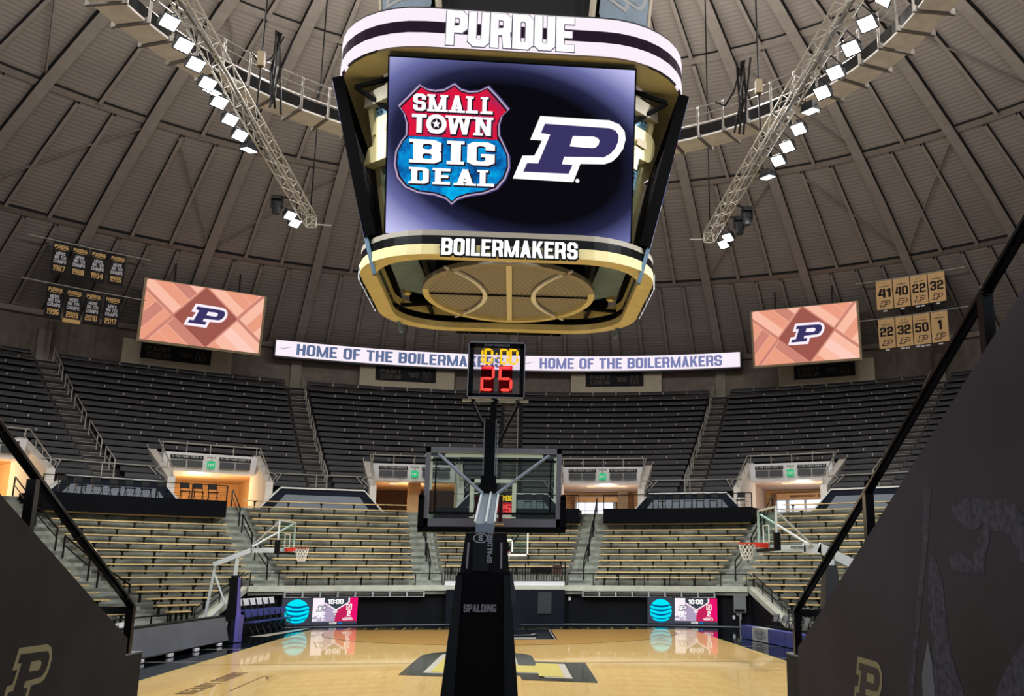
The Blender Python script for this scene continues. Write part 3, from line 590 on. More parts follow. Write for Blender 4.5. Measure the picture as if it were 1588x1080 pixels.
# ------------------------------------------------------------------ entrances (vomitories)
VN = {-2.5: 'far left', -1.5: 'left', -.5: 'centre left', .5: 'centre right', 1.5: 'right', 2.5: 'far right'}
ZC = 5.47      # concourse floor
dno = 1
for k in (-2.5, -1.5, -.5, .5, 1.5, 2.5):
    c = k*WED; nm = VN[k]; warm = k in (-1.5, -2.5); pale = 'peach' if k < 0 else 'peach_pink'
    t = T('entrance_portal', 'white entrance portal with paint crew signs and green exit sign, the %s one' % nm, 'entrance', P(c, 33.8, ZC), 'entrance portals between the decks')
    hw = 4.2
    b = MB(); b.hexa([P(c-hw, 34.0, 7.62), P(c+hw, 34.0, 7.62), P(c+hw, 35.4, 7.62), P(c-hw, 35.4, 7.62)], [P(c-hw, 33.8, 8.62), P(c+hw, 33.8, 8.62), P(c+hw, 35.4, 8.62), P(c-hw, 35.4, 8.62)], 'off_white'); b.build('header', t)
    b = MB()
    for s in (-1, 1):
        lo = [P(c+s*(hw+.05), 31.0, ZC-.1), P(c+s*(hw+.75), 31.0, ZC-.1), P(c+s*(hw+.75), 35.6, ZC-.1), P(c+s*(hw+.05), 35.6, ZC-.1)]
        hi = [P(c+s*(hw+.05), 31.0, 7.0), P(c+s*(hw+.75), 31.0, 7.0), P(c+s*(hw+.75), 35.6, 9.0), P(c+s*(hw+.05), 35.6, 9.0)]
        b = MB(); b.hexa(lo, hi, 'cheek'); b.build('side_wall', t)
    f = facing(c, 33.8*cos(rad(4.2))+.04, 8.12, rad(-6))
    for sx in (-1.28, 1.28):
        s = MB()
        s.poly([(sx-.86, .14), (sx+.86, .14), (sx+.86, .4), (sx-.86, .4)], f, 'black', .05)
        s.text('THE PAINT CREW', sx, .27, 1.2, .11, f, 'grey_light', .06, .02)
        for q in (-.72, .72): s.rect(sx+q-.06, .22, sx+q+.06, .32, f, 'grey', .06)
        for q in (-.43, .43): g = MB(); g.rect(sx+q-.4, -.3, sx+q+.4, .08, f, 'grey_dark', .07); g.build('vent_panel', t)
        s.build('sign', t)
    s = MB(); s.rect(-.22, .28, .22, .38, f, 'grey_dark', .05); s.text('SECTION', 0, .33, .36, .06, f, 'white', .06, .01)
    s.rect(-.16, .12, .16, .24, f, 'white', .05)
    s.text('%d' % (4+[-2.5, -1.5, -.5, .5, 1.5, 2.5].index(k)-1), 0, .18, .08, .09, f, 'black', .06, .02)
    s.rect(-.21, -.3, .21, .08, f, 'exit_green', .05); s.text('EXIT', 0, -.11, .32, .16, f, 'off_white', .06, .02); s.build('exit_sign', t)
    b = MB(); b.path([P(c-hw-.2, 34.2, 9.18), P(c, 34.2, 9.18), P(c+hw+.2, 34.2, 9.18)], .035, 'rail_grey')
    for s_ in (-1, 1): b.path([P(c+s_*(hw+.3), 34.2, 9.18), P(c+s_*(hw+.35), 31.1, 7.5), P(c+s_*(hw+.35), 31.1, 6.0)], .035, 'rail_grey')
    b.build('rail', t)
    for q in range(5): MB().tube(P(c-hw+q*hw/2, 34.2, 8.6), P(c-hw+q*hw/2, 34.2, 9.18), .03, 'rail_grey').build('rail_post', t)
    for s_ in (-1, 1):
        for q in (1, 2): MB().tube(P(c+s_*(hw+.35), 34.2-q*1.0, 8.5-q*.6), P(c+s_*(hw+.32), 34.2-q*1.0, 9.18-q*.55), .025, 'rail_grey').build('rail_post', t)
    # concourse room behind (structure)
    w2 = 5.2; b = MB()
    b.sweep([(31.0, ZC-.02), (43, ZC-.02)], c-w2, c+w2, 4, 'wall_tan_light')
    b.sweep([(35.3, 7.75), (43, 7.75)], c-w2, c+w2, 4, 'peach' if k < 0 else 'peach_pink')
    b.sweep([(43, ZC), (43, 7.8)], c-w2, c+w2, 4, 'peach' if k != -.5 else 'brown')
    for s_ in (-1, 1): b.quad(P(c+s_*w2, 35.2, ZC), P(c+s_*w2, 43, ZC), P(c+s_*w2, 43, 7.8), P(c+s_*w2, 35.2, 7.8), pale)
    b.build('wall_concourse_%s' % nm.replace(' ', '_'), kind='structure', label='lit concourse room seen through the %s entrance' % nm)
    m = MB()
    for q in (-1.6, 1.6): m.arc(36.8, 37.3, 7.66, 7.72, c+q-.4, c+q+.4, 'warm_lamp', 1)
    m.build('ceiling_lamp', label='flat lamp pair on the ceiling of the %s concourse entrance' % nm, cat='lamp')
    light('concourse_light', 'POINT', P(c, 37.0, 6.7), {True: 460, False: 190}[warm], (1, .76, .46) if k <= -1 else ((1, .74, .52) if k < 0 else (1, .86, .74)), size=.3)
    if k == .5:
        b = MB(); b.arc(41.6, 41.9, ZC, 7.8, c+.6, c+1.6, 'gold_dark', 1); b.arc(41.5, 41.7, 7.0, 7.35, c-3.4, c+.6, 'peach', 2); b.build('trim_21', kind='structure', label='wooden pier inside the centre right entrance')
        doors = [(-3.0, 'n'), (-1.9, 'w'), (-.6, 'w'), (3.9, 'n')]
    elif k == 1.5: doors = [(-3.6, 'n'), (-2.2, 'w'), (-.6, 'w'), (1.0, 'w'), (2.6, 'w')]
    elif k == -.5:
        doors = []
        b = MB(); b.arc(36, 36.5, ZC, 7.75, c-.3, c+.9, 'peach', 1); b.build('trim_22', kind='structure', label='peach pier inside the centre left entrance')
    else: doors = []
    for q, kind in doors:
        dw = .62 if kind == 'w' else .34; a = math.degrees(dw/42); d = MB()
        d.arc(42.3, 42.4, ZC, 7.5, c+q-a-.12, c+q+a+.12, 'grey_light', 1)
        o = d.build('door_%d' % dno, kind='structure', label='glazed entrance door')
        g = MB(); g.arc(42.2, 42.29, ZC+.25, 7.0, c+q-a*.78, c+q+a*.78, 'day', 1); g.build('door_glass', o)
        g = MB(); g.arc(42.15, 42.19, 6.4, 6.46, c+q-a*.78, c+q+a*.78, 'grey', 1); g.build('push_bar', o); dno += 1
    if k == 1.5:
        f = cyl(41.8, 7.25, c); m = MB(); m.arc(41.82, 41.95, 7.05, 7.45, c-3.9, c+3.4, 'peach', 3); m.text('NORTHWEST ENTRANCE', -.3, 0, 3.3, .14, f, 'brown', .03, .01)
        m.build('entrance_sign', label='long peach sign board above the glass doors of the right entrance', cat='sign')

# parapets between entrances
for k in range(-3, 4):
    c = k*WED; t = T('parapet', 'grey trapezoid parapet with navy band and white cap, %s' % {-3: 'leftmost', -2: 'behind the left chair platform', -1: 'left of the hoop', 0: 'behind the backboard', 1: 'behind the right chair platform', 2: 'right of the glass doors', 3: 'rightmost'}[k], 'parapet', P(c, 30.6, ZC), 'trapezoid parapets')
    def shape(tp, bt, z0, z1, r0, r1, mt, bb):
        n = 5; lo = []; hi = []
        for i in range(n+1):
            f = -1+2*i/n; bb.v += [P(c+bt*f, r0, z0), P(c+tp*f, r0, z1), P(c+tp*f, r1, z1), P(c+bt*f, r1, z0)]
        base = len(bb.v)-4*(n+1); mi = bb.mi(mt)
        for i in range(n):
            o = base+4*i
            for q in range(3): bb.f.append([o+q, o+q+1, o+4+q+1, o+4+q]); bb.m.append(mi)
        bb.f.append([base, base+1, base+2, base+3]); bb.m.append(mi); bb.f.append([base+4*n+q for q in range(4)]); bb.m.append(mi)
    b = MB(); shape(4.15, 6.2, ZC, 6.66, 30.62, 30.95, 'navy', b); b.build('band', t)
    b = MB(); shape(3.75, 5.0, ZC, 6.33, 30.5, 30.61, 'slate', b); b.build('panel', t)
    b = MB(); b.arc(30.5, 31.0, 6.66, 6.74, c-4.2, c+4.2, 'white', 5)
    for s_ in (-1, 1): b.hexa([P(c+s_*4.2, 30.5, 6.66), P(c+s_*4.2, 31, 6.66), P(c+s_*6.25, 31, ZC), P(c+s_*6.25, 30.5, ZC)], [P(c+s_*4.2, 30.5, 6.74), P(c+s_*4.2, 31, 6.74), P(c+s_*6.4, 31, ZC+.05), P(c+s_*6.4, 30.5, ZC+.05)], 'white')
    b.build('cap', t)
    h = T('guardrail', 'pale tube guardrail across the foot of the upper seats, %s' % {-3: 'leftmost', -2: 'above the left chair platform', -1: 'left of the hoop', 0: 'behind the backboard', 1: 'above the right chair platform', 2: 'right of the glass doors', 3: 'rightmost'}[k], 'guardrail', P(c, 32.3, 6.6), 'guardrails at the foot of the upper seats')
    MB().path([P(c-4.3, 32.3, 7.62), P(c, 32.3, 7.62), P(c+4.3, 32.3, 7.62)], .03, 'rail_grey').build('top_rail', h)
    m = MB()
    for s_ in (-1, 1): m.path([P(c+s_*3.7, 32.3, 7.62), P(c+s_*5.1, 31.2, 6.5), P(c+s_*5.3, 31.2, 6.75), P(c+s_*4.2, 32.0, 7.45), P(c+s_*4.6, 32.2, 7.62), P(c+s_*5.2, 32.2, 7.6)], .03, 'rail_grey')
    m.build('end_loop', h)
    for q in (-.25,): MB().tube(P(c+q, 32.3, 6.5), P(c+q, 32.3, 7.62), .03, 'rail_grey').build('post', h)

# ------------------------------------------------------------------ lower bowl
ZL = [5.89, 5.53, 5.17, 4.82, 4.47, 4.13, 3.79, 3.46, 3.15, 2.85, 2.56, 2.30, 2.06, 1.80, 1.56, 1.32, 1.10, .90]
def rl(k): return 29.5-.82*k
AE = 33.8
def prof(k1, k0=0):
    p = []
    for k in range(k1, k0-1, -1): z = ZL[k]-.42; p += [(rl(k)-.41, z), (rl(k)+.41, z)]
    return p+[(31.05, ZC)]
b = MB(); b.sweep([(18.8, 1.3), (18.8, 1.64)]+prof(12), -AE, AE, 40, 'concrete')
for s_ in (-1, 1):
    for j in range(13, 18):
        r = rl(j); aj = math.degrees(math.asin(10.74/(r-.41))) ; z = ZL[j]-.42; b.arc(r-.41, r+.41, 0 if j == 17 else ZL[j+1]-.6, z, s_*aj, s_*A_OUT, 'concrete', 20)
    b.sweep([(rl(12)-.41, ZL[13]-.7)]+prof(12), s_*AE, s_*A_OUT, 26, 'concrete')
    # stepped flank closing the low rows against the end wall
b.build('lower_terrace', kind='structure', label='weathered grey stepped concrete of the lower bowl')
SN = {-3: 'far left section', -2: 'section below the left chair platform', -1: 'section above the left courtside screen', 0: 'middle section behind the hoop', 1: 'section above the right courtside screen', 2: 'section behind the right hoop arm', 3: 'far right section'}
AIS = .68
def AZ(a, r): return a*(1+.0045*(27-r))      # lower aisles drift outwards as they come down
for k in range(-3, 4):
    for j in range(0, 18):
        if abs(k) <= 1 and j > 12: continue
        if k in (0,) and j >= 11: continue
        if k in (0, 1) and j < 3: continue          # under the chair platforms
        if k == -2 and j < 3: continue
        if abs(k) == 3 and j < 1: continue
        c = k*WED; r = rl(j); g = math.degrees(AIS/r); a0, a1 = AZ(c-9.8, r)+g, AZ(c+9.8, r)-g
        if abs(k) == 2 and j > 12:
            aj = math.degrees(math.asin(11.05/(r-.2)))
            if k > 0: a0 = max(a0, aj)
            else: a1 = min(a1, -aj)
        z = ZL[j]
        if abs(k) == 1 and j == 12: g2 = .6
        t = T('bleacher_bench', 'tan wooden bench, %s row down, %s' % (ORD[j], SN[k]), 'bench', P((a0+a1)/2, r, z-.42), 'tan benches of the lower bowl')
        m = MB(); m.arc(r-.16, r+.14, z-.05, z, a0, a1, 'bench_wood', 6); m.build('seat_plank', t)
        n = 5 if j < 9 else 4
        for q in range(n):
            a = a0+(a1-a0)*(q+.5+(.18 if j % 2 else -.18))/n; da = math.degrees(.035/r)
            m = MB(); m.arc(r-.12, r+.1, z-.1, z-.05, a-da*2, a+da*2, 'black', 1); m.arc(r-.03, r+.04, z-.42, z-.1, a-da, a+da, 'black', 1); m.build('bench_leg', t)
# low stairs in the aisles
LN = {-2.5: 'far left', -1.5: 'left', -.5: 'centre left', .5: 'centre right', 1.5: 'right', 2.5: 'far right'}
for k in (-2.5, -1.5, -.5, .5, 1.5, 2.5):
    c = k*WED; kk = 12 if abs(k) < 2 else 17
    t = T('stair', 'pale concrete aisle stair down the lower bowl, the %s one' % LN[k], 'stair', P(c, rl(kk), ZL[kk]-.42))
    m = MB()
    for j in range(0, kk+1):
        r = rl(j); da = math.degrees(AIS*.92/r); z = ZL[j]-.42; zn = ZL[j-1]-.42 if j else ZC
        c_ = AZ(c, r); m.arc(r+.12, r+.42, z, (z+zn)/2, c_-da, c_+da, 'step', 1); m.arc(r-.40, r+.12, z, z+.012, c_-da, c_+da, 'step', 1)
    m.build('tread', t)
    n = {2: ((0, 3), (4, 7), (8, 11)), 5: ((0, 3), (4, 7), (8, 11), (12, 15))}[2 if abs(k) < 2 else 5]
    for q, (j0, j1) in enumerate(n):
        h = T('handrail', 'black double handrail, %s section down the %s lower aisle' % (['first', 'second', 'third', 'fourth'][q], LN[k]), 'handrail', P(c, rl(j1), ZL[j1]-.42), 'black handrails of the lower aisles')
        pp = lambda j, zz: P(AZ(c, rl(j))+math.degrees(.08/rl(j)), rl(j), ZL[j]-.42+zz)
        MB().path([pp(j0, .9), pp(j1, .9)], .035, 'black').build('top_rail', h); MB().path([pp(j0, .55), pp(j1, .55)], .025, 'black').build('lower_rail', h)
        for jj in (j0, j1): MB().tube(pp(jj, 0), pp(jj, .9), .035, 'black').build('post', h)

# end wall and what hangs on it
b = MB(); b.sweep([(19.0, 0), (19.0, 1.45)], -AE, AE, 36, 'wall_black')
for s_ in (-1, 1):
    b.hexa([(s_*10.58, 15.85, 0), (s_*10.66, 10.2, 0), (s_*10.76, 10.2, 0), (s_*10.7, 15.85, 0)], [(s_*10.58, 15.85, 1.6), (s_*10.66, 10.2, .36), (s_*10.76, 10.2, .36), (s_*10.7, 15.85, 1.6)], 'wall_black')
b.build('wall_far', kind='structure', label='black padded wall behind the far baseline')
b = MB(); b.arc(18.72, 19.4, 1.45, 1.68, -AE, AE, 'ledge', 36)
for s_ in (-1, 1): b.hexa([(s_*10.5, 15.9, 1.46), (s_*10.55, 10.1, .26), (s_*10.95, 10.1, .26), (s_*10.9, 15.9, 1.46)], [(s_*10.5, 15.9, 1.68), (s_*10.55, 10.1, .46), (s_*10.95, 10.1, .46), (s_*10.9, 15.9, 1.68)], 'ledge')
b.build('trim_31', kind='structure', label='pale concrete ledge capping the black wall')
b = MB(); b.arc(18.6, 18.99, 0, 1.5, -8.0, 8.3, 'wall_pad', 6); b.arc(18.55, 18.61, .45, 1.38, 4.6, 6.5, 'grey_dark', 1)
b.build('wall_pad', label='dark navy padded gate panel below the fence behind the hoop', cat='pad')
def window_strip(a0, a1, nm, no):
    b = MB(); b.arc(18.7, 18.95, 1.40, 1.43, a0, a1, 'grey_light', 10); b.arc(18.7, 18.95, 1.16+.03, 1.19+.02, a0, a1, 'grey_light', 10)
    n = 8
    for i in range(n+1): a = a0+(a1-a0)*i/n; b.arc(18.7, 18.95, 1.19, 1.42, a-.1, a+.1, 'grey_light', 1)
    o = b.build('window_%d' % no, kind='structure', label='strip of eight dark panes under the ledge, %s' % nm)
    g = MB(); g.arc(18.85, 18.9, 1.2, 1.42, a0, a1, 'grey_dark', 10); g.build('pane', o)
window_strip(-29.2, -11.0, 'left', 1); window_strip(10.8, 29.2, 'right', 2)
def att(a0, a1, nm):
    ca = (a0+a1)/2; hwid = 18.75*sin(rad((a1-a0)/2)); r = 18.75*cos(rad((a1-a0)/2)); f = facing(ca, r, .62); H = .55
    t = T('courtside_screen', 'courtside LED screen with a striped cyan globe and a game score, %s' % nm, 'screen', f(0, -.6, 0))
    b = MB(); b.hexa([f(-hwid-.03, -H-.05, -.12), f(hwid+.03, -H-.05, -.12), f(hwid+.03, H+.03, -.12), f(-hwid-.03, H+.03, -.12)], [f(-hwid-.03, -H-.05, -.01), f(hwid+.03, -H-.05, -.01), f(hwid+.03, H+.03, -.01), f(-hwid-.03, H+.03, -.01)], 'black'); b.build('housing', t)
    W2 = 2*hwid; u = lambda x: -hwid+x*W2
    m = MB(); m.rect(-hwid, -H, hwid, H, f, 'led_grey', 0)
    gx, gy, gr = u(.195), 0, .51
    m.disc(gx, gy, gr, gr, f, 'led_cyan2', .004)
    # cyan bands of the globe
    n = 24
    for yb0, yt0, sag in ((.62, 1.2, .22), (.30, .52, .26), (-.04, .22, .30), (-.38, -.12, .32), (-.66, -.46, .28), (-.92, -.78, .2)):
        for i in range(n):
            q = []
            for xx in (-1+2*i/n, -1+2*(i+1)/n):
                ci = math.sqrt(max(0, 1-xx*xx))*.985; lo_ = max(-ci, yb0-sag*(1-xx*xx)*.75-.02); hi_ = min(ci, (yt0-sag*(1-xx*xx)) if yt0 < 1 else 2); q.append((xx, lo_, hi_))
            if q[0][2] > q[0][1] or q[1][2] > q[1][1]:
                p = [(gx+gr*q[0][0], gy+gr*q[0][1]), (gx+gr*q[1][0], gy+gr*q[1][1]), (gx+gr*q[1][0], gy+gr*max(q[1][1], q[1][2])), (gx+gr*q[0][0], gy+gr*max(q[0][1], q[0][2]))]
                m.poly(p, f, 'led_cyan', .008)
    x0 = u(.40); x1 = hwid; xm = u(.71)
    m.poly([(x0, -H*.78), (xm-.02, -H*.78), (xm, -.02), (u(.55), H), (x0, H)], f, 'led_lilac', .004)
    m.poly([(x0, -H*.45), (u(.52), -H*.2), (u(.56), H), (x0, H)], f, 'led_white', .006)
    m.poly([(u(.70), -H*.78), (x1, -H*.78), (x1, H), (u(.88), H), (u(.88), .34), (xm, .06)], f, 'led_crimson2', .005)
    m.poly([(u(.88), -H*.3), (x1, -H*.78), (x1, H), (u(.9), H)], f, 'led_crimson', .007)
    m.poly([(u(.53), H), (u(.53), .36), (xm, .02), (u(.89), .36), (u(.89), H)], f, 'led_white', .010)
    m.poly([(u(.55), H), (u(.55), .38), (xm, .08), (u(.87), .38), (u(.87), H)], f, 'led_grey', .013)
    m.text('10:00', u(.70), .40, .66, .2, f, 'led_pure', .016, .04)
    m.plogo(u(.51), .12, .24, f, 'led_grey', 'led_pure', 'led_grey', .012); m.text('52', u(.51), -.13, .34, .22, f, 'led_pure', .03, .05)
    m.text('N', u(.885), .17, .2, .22, f, 'led_pure', .016, grow=.015); m.text('N', u(.885), .17, .18, .19, f, 'led_crimson2', .02, grow=-.008)
    m.text('2', u(.885), -.1, .15, .22, f, 'led_pure', .016, .04)
    m.text('2ND', u(.70), -.02, .18, .09, f, 'led_pure', .016, .03); m.text('1', u(.70), -.13, .04, .08, f, 'led_pure', .016, .03)
    m.rect(u(.45), -.28, u(.55), -.26, f, 'led_pure', .016); m.text('BONUS  T  OUT', u(.48), -.35, .52, .08, f, 'led_pure', .016, .03)
    m.rect(u(.83), -.28, u(.93), -.26, f, 'led_pure', .016); m.text('TIMEOUTS 3', u(.87), -.34, .44, .08, f, 'led_pure', .016, .03)
    m.rect(x0, -H, x1, -H*.78, f, 'led_grey', .014); m.text('PLAYER', u(.68), -.49, .3, .08, f, 'led_pure', .018, .04); m.rect(u(.755), -.52, u(.80), -.455, f, 'led_blue', .018)
    m.build('led_face', t)
att(-29.4, -19.7, 'left of the hoop'); att(19.8, 29.5, 'right of the hoop')
# small things on the wall
f = facing(32.6, 18.9, .9)
t = T('practice_board', 'small grey practice backboard stored against the black wall at right', 'backboard', f(0, -.5, .2)); b = MB(); b.hexa([f(-.28, -.32, .05), f(.28, -.32, .05), f(.28, .42, .05), f(-.28, .42, .05)], [f(-.28, -.32, .1), f(.28, -.32, .1), f(.28, .42, .1), f(-.28, .42, .1)], 'grey'); b.build('board', t)
b = MB(); b.hexa([f(-.22, -.27, .1), f(.22, -.27, .1), f(.22, -.17, .1), f(-.22, -.17, .1)], [f(-.22, -.27, .14), f(.22, -.27, .14), f(.22, -.17, .14), f(-.22, -.17, .14)], 'black'); b.build('slot', t)
b = MB(); b.path([f(-.12, -.32, .12), f(-.12, -.42, .12), f(0, -.36, .12), f(0, -.88, .12)], .02, 'grey_light'); b.path([f(.05, -.32, .12), f(.05, -.6, .12)], .02, 'grey_light'); b.build('stand', t)
for az, z, nm in ((8.9, 1.1, 'beside the navy gate panel'), (31.6, .38, 'below the small practice backboard')):
    f = facing(az, 18.96, z); b = MB(); b.hexa([f(-.06, -.08, -.03), f(.06, -.08, -.03), f(.06, .08, -.03), f(-.06, .08, -.03)], [f(-.05, -.07, .03), f(.05, -.07, .03), f(.05, .07, .03), f(-.05, .07, .03)], 'off_white')
    b.build('outlet_box', label='little white outlet box on the black wall %s' % nm, cat='outlet box')
# ledge railings and picket fence
for s_, nm in ((-1, 'left'), (1, 'right')):
    t = T('guardrail', 'black guardrail along the pale ledge, %s of the picket fence' % nm, 'guardrail', P(s_*20, 18.95, 1.68))
    MB().path([P(s_*(8.6+i*2.1), 18.95, 2.2) for i in range(13)]+[P(s_*34.6, 18.6, 2.1)], .025, 'black').build('top_rail', t)
    for i in range(8): a = s_*(8.6+i*3.55); MB().tube(P(a, 18.95, 1.68), P(a, 18.95, 2.2), .022, 'black').build('post', t)
    t = T('guardrail', 'black sloping guardrail down the %s end of the black wall' % nm, 'guardrail', P(s_*34.5, 15.2, .5))
    for hz in (.28, .52): MB().path([(s_*10.75, 15.7, 1.64+hz), (s_*10.85, 10.3, .46+hz)], .022, 'black').build('rail', t)
    for i in range(5): q = i/4; MB().tube((s_*(10.75+.1*q), 15.7-5.4*q, 1.6-1.18*q), (s_*(10.75+.1*q), 15.7-5.4*q, 2.16-1.18*q), .02, 'black').build('post', t)
t = T('picket_fence', 'black picket fence on the ledge behind the hoop', 'fence', P(0, 19, 1.68))
b = MB()
for z in (1.86, 2.45, 2.68): b.path([P(-8.2+i*2.05, 19, z) for i in range(9)], .02, 'black')
b.build('rail', t)
for i in range(46):
    a = -8.2+16.4*i/45; big = i % 15 == 0
    MB().tube(P(a, 19, 1.6 if big else 1.86), P(a, 19, 2.7 if big else 2.45), .028 if big else .018, 'black').build('picket', t)
b = MB(); b.arc(18.75, 19.2, 1.68, 1.86, -8.2, 8.2, 'off_white', 4); b.build('kerb', t)
b = MB(); b.arc(19.3, 19.6, 2.2, 2.5, 3.4, 6.2, 'black', 2); b.arc(19.4, 19.5, 1.64, 2.2, 4.2, 4.35, 'black', 1); b.build('camera_table', label='black camera table behind the picket fence right of the hoop', cat='table')
t = T('wooden_chair', 'brown wooden chair behind the picket fence right of the hoop', 'chair', P(7.0, 19.7, 1.64)); c0 = P(7, 19.7, 1.64)
MB().box(c0+V(0, 0, .45), (.42, .4, .04), 'brown').build('seat', t); MB().box(c0+V(0, .2, .75), (.42, .04, .4), 'brown').build('backrest', t)
for dx in (-.18, .18):
    for dy in (-.17, .17): MB().box(c0+V(dx, dy, .21), (.04, .04, .42), 'brown').build('leg', t)

# ------------------------------------------------------------------ folding chair prototype and chair platforms
def chair_proto(name, label, seatm, backm, legm):
    t = T(name, label, 'chair')
    b = MB(); b.box((0, 0, .44), (.42, .40, .035), seatm); b.build('seat', t)
    b = MB(); b.box((0, .21, .74), (.42, .03, .26), backm, M=Matrix.Rotation(rad(-8), 3, 'X')); b.build('backrest', t)
    for sx in (-.2, .2):
        MB().path([(sx, .23, .86), (sx, .05, .42), (sx, -.22, 0)], .016, legm).build('leg', t)
        MB().path([(sx, -.1, .42), (sx, .22, 0)], .016, legm).build('leg', t)
    return t
fc = chair_proto('folding_chair', '', 'black', 'black', 'black'); used = []
def put(proto, loc, az, label, group):
    if proto.name not in used:
        used.append(proto.name); proto.location = loc; proto.rotation_euler = (0, 0, -rad(az)); proto['label'] = label; proto['group'] = group; return proto
    return copy_tree(proto, loc, -rad(az), label, group)
def platform(a0, a1, nm, chairs, wh):
    t = T('chair_platform', 'chair platform with black skirt and railing, %s' % nm, 'platform', P((a0+a1)/2, 27.8, 4.7))
    b = MB(); b.arc(26.75, 29.0, 5.50, 5.62, a0, a1, 'black_cloth', 8); b.build('deck', t)
    b = MB(); b.arc(26.7, 26.76, 4.82, 5.62, a0, a1, 'black_cloth', 8)
    for a in (a0, a1): b.quad(P(a, 26.7, 4.82), P(a, 29, 5.0), P(a, 29, 5.62), P(a, 26.7, 5.62), 'black_cloth')
    b.build('skirt', t)
    b = MB(); n = max(2, int((a1-a0)/3.3)+1); pts = [P(a0+(a1-a0)*i/(n-1), 26.85, 6.36) for i in range(n)]; b.path(pts, .022, 'black')
    for z in (5.78, 5.9, 6.02, 6.14, 6.26): b.path([P(a0+(a1-a0)*i/(n-1), 26.85, z) for i in range(n)], .006, 'black', 4)
    b.build('railing', t)
    for i in range(n): a = a0+(a1-a0)*i/(n-1); MB().tube(P(a, 26.85, 5.5), P(a, 26.85, 6.36), .03, 'black').build('post', t)
    for i, a in enumerate(chairs): put(fc, P(a, 27.75, 5.62), a, 'black folding chair, %s from the left on the %s' % (['first', 'second', 'third', 'fourth', 'fifth', 'sixth', 'seventh', 'eighth', 'ninth', 'tenth', 'eleventh'][i], wh), 'black folding chairs on the platforms')
platform(-48.2, -30.8, 'on the left below the far upper stair', [-45.6, -44.1, -42.6, -41.0, -39.6, -38.1, -36.6, -34.4, -33.1, -31.7], 'left chair platform')
platform(11.1, 28.3, 'on the right in front of the glass doors', [16.2, 17.6, 19.2, 20.6, 22.0, 23.5, 26.6], 'right chair platform')
platform(-8.2, 8.2, 'behind the near backboard', [-3.2, -1.4, .6, 2.2, 3.6], 'platform behind the backboard')

# ------------------------------------------------------------------ floor and court
b = MB(); n = 64; b.add([P(i*360/n, 19.2, -.02) for i in range(n)], [tuple(range(n))[::-1]], 'apron')
b.add([(-30, -30, -.03), (30, -30, -.03), (30, 20, -.03), (-30, 20, -.03)], [(0, 1, 2, 3)], 'apron')
floor = b.build('floor', kind='structure', label='glossy black apron floor around the court')
fz = lambda x, y, d=0: V(x, y, d*.5)
b = MB(); b.box((0, -.0, -.01), (15.24, 28.65, .02), 'court_wood'); court = b.build('floor_court', kind='structure', label='polished maple basketball court')
m = MB(); n = 30
arc_ = [(6.71*cos(pi+pi*i/n), 12.75+6.71*sin(pi+pi*i/n)) for i in range(n+1)]
m.poly([(-6.71, 14.32)]+arc_+[(6.71, 14.32)], fz, 'court_stain', .006)
for i in range(n):
    a, c = arc_[i], arc_[i+1]; m.poly([(a[0], a[1]), (c[0], c[1]), (c[0]*1.007, (c[1]-12.75)*1.007+12.75), (a[0]*1.007, (a[1]-12.75)*1.007+12.75)], fz, 'court_brown', .012)
m.build('three_point_area', floor, label='darker stained wood inside the three point arc')
m = MB(); m.rect(-1.87, 8.5, 1.87, 14.32, fz, 'court_white', .012); m.rect(-1.83, 8.60, 1.83, 14.32, fz, 'court_black', .016); m.rect(-1.6, 9.0, 1.2, 9.5, fz, 'court_white', .020)
m.poly([(.2, 10.6), (1.1, 10.9), (1.3, 11.6), (1.15, 11.6), (1.0, 11.1), (.2, 10.8)], fz, 'court_white', .020)
m.rect(1.87, 8.5, 1.92, 14.32, fz, 'court_black', .014); m.build('key', floor)
m = MB(); m.rect(-7.6, -.03, 7.6, .03, fz, 'court_brown', .008)
m.build('half_court_line', floor)
m = MB(); m.rect(-7.7, 14.32, 7.7, 15.9, fz, 'court_black', .006)
fb = lambda x, y, d=0: V(x, 15.1+y, d*.5)
m.text('BOILERMAKERS', 0, 0, 12.6, 1.15, fb, 'court_gold', .012, .01); m.text('BOILERMAKERS', 0, 0, 12.4, .98, fb, 'court_black', .016, -.045)
m.build('baseline_lettering', floor)
# big P at midcourt: reads from the right sideline (up is -X, right is +Y)
fp = lambda x, y, d=0: V(-y, x-.6, d*.5)
m = MB(); hP = 4.5; wP = 4.6/hP
sx = 8.44/(1.738*hP)
fp = lambda x, y, d=0: V(-y, x*sx-.5, d*.5)
m.plogo(0, 0, hP, fp, 'court_black', 'court_white', 'court_white', .012)
m.poly([(x*hP*.93, y*hP*.9) for x, y in PI_], fp, 'court_gold', .04); m.poly([(x*hP, y*hP) for x, y in PC], fp, 'court_white', .045); m.poly([((x-.2)*hP*.8+.2*hP, (y-.13)*hP*.7+.13*hP) for x, y in PC], fp, 'court_black', .05)
m.build('centre_logo', floor, label='black, white and gold P painted at midcourt')
ft = lambda x, y, d=0: V(-5.95-y, -3.9+x, d*.5)
m = MB(); m.text('KEADY COURT', 0, 0, 4.1, .36, ft, 'court_ink', .01, -.01); m.rect(-1.6, -.75, 1.2, -.72, ft, 'court_brown', .01)
m.poly([(.2, -1.05), (.9, -.8), (1.3, -.95), (.9, -.87)], ft, 'court_brown', .01); m.build('court_name', floor)
m = MB()
for s_ in (-1, 1):
    m.rect(s_*7.62-.03, -14.3, s_*7.62+.03, 14.3, fz, 'court_gold', .006)
    for y in (-5, 1.0, 5.2): m.rect(min(s_*7.7, s_*9.4), y, max(s_*7.7, s_*9.4), y+.05, fz, 'court_white', -.02)
m.build('sideline', floor)

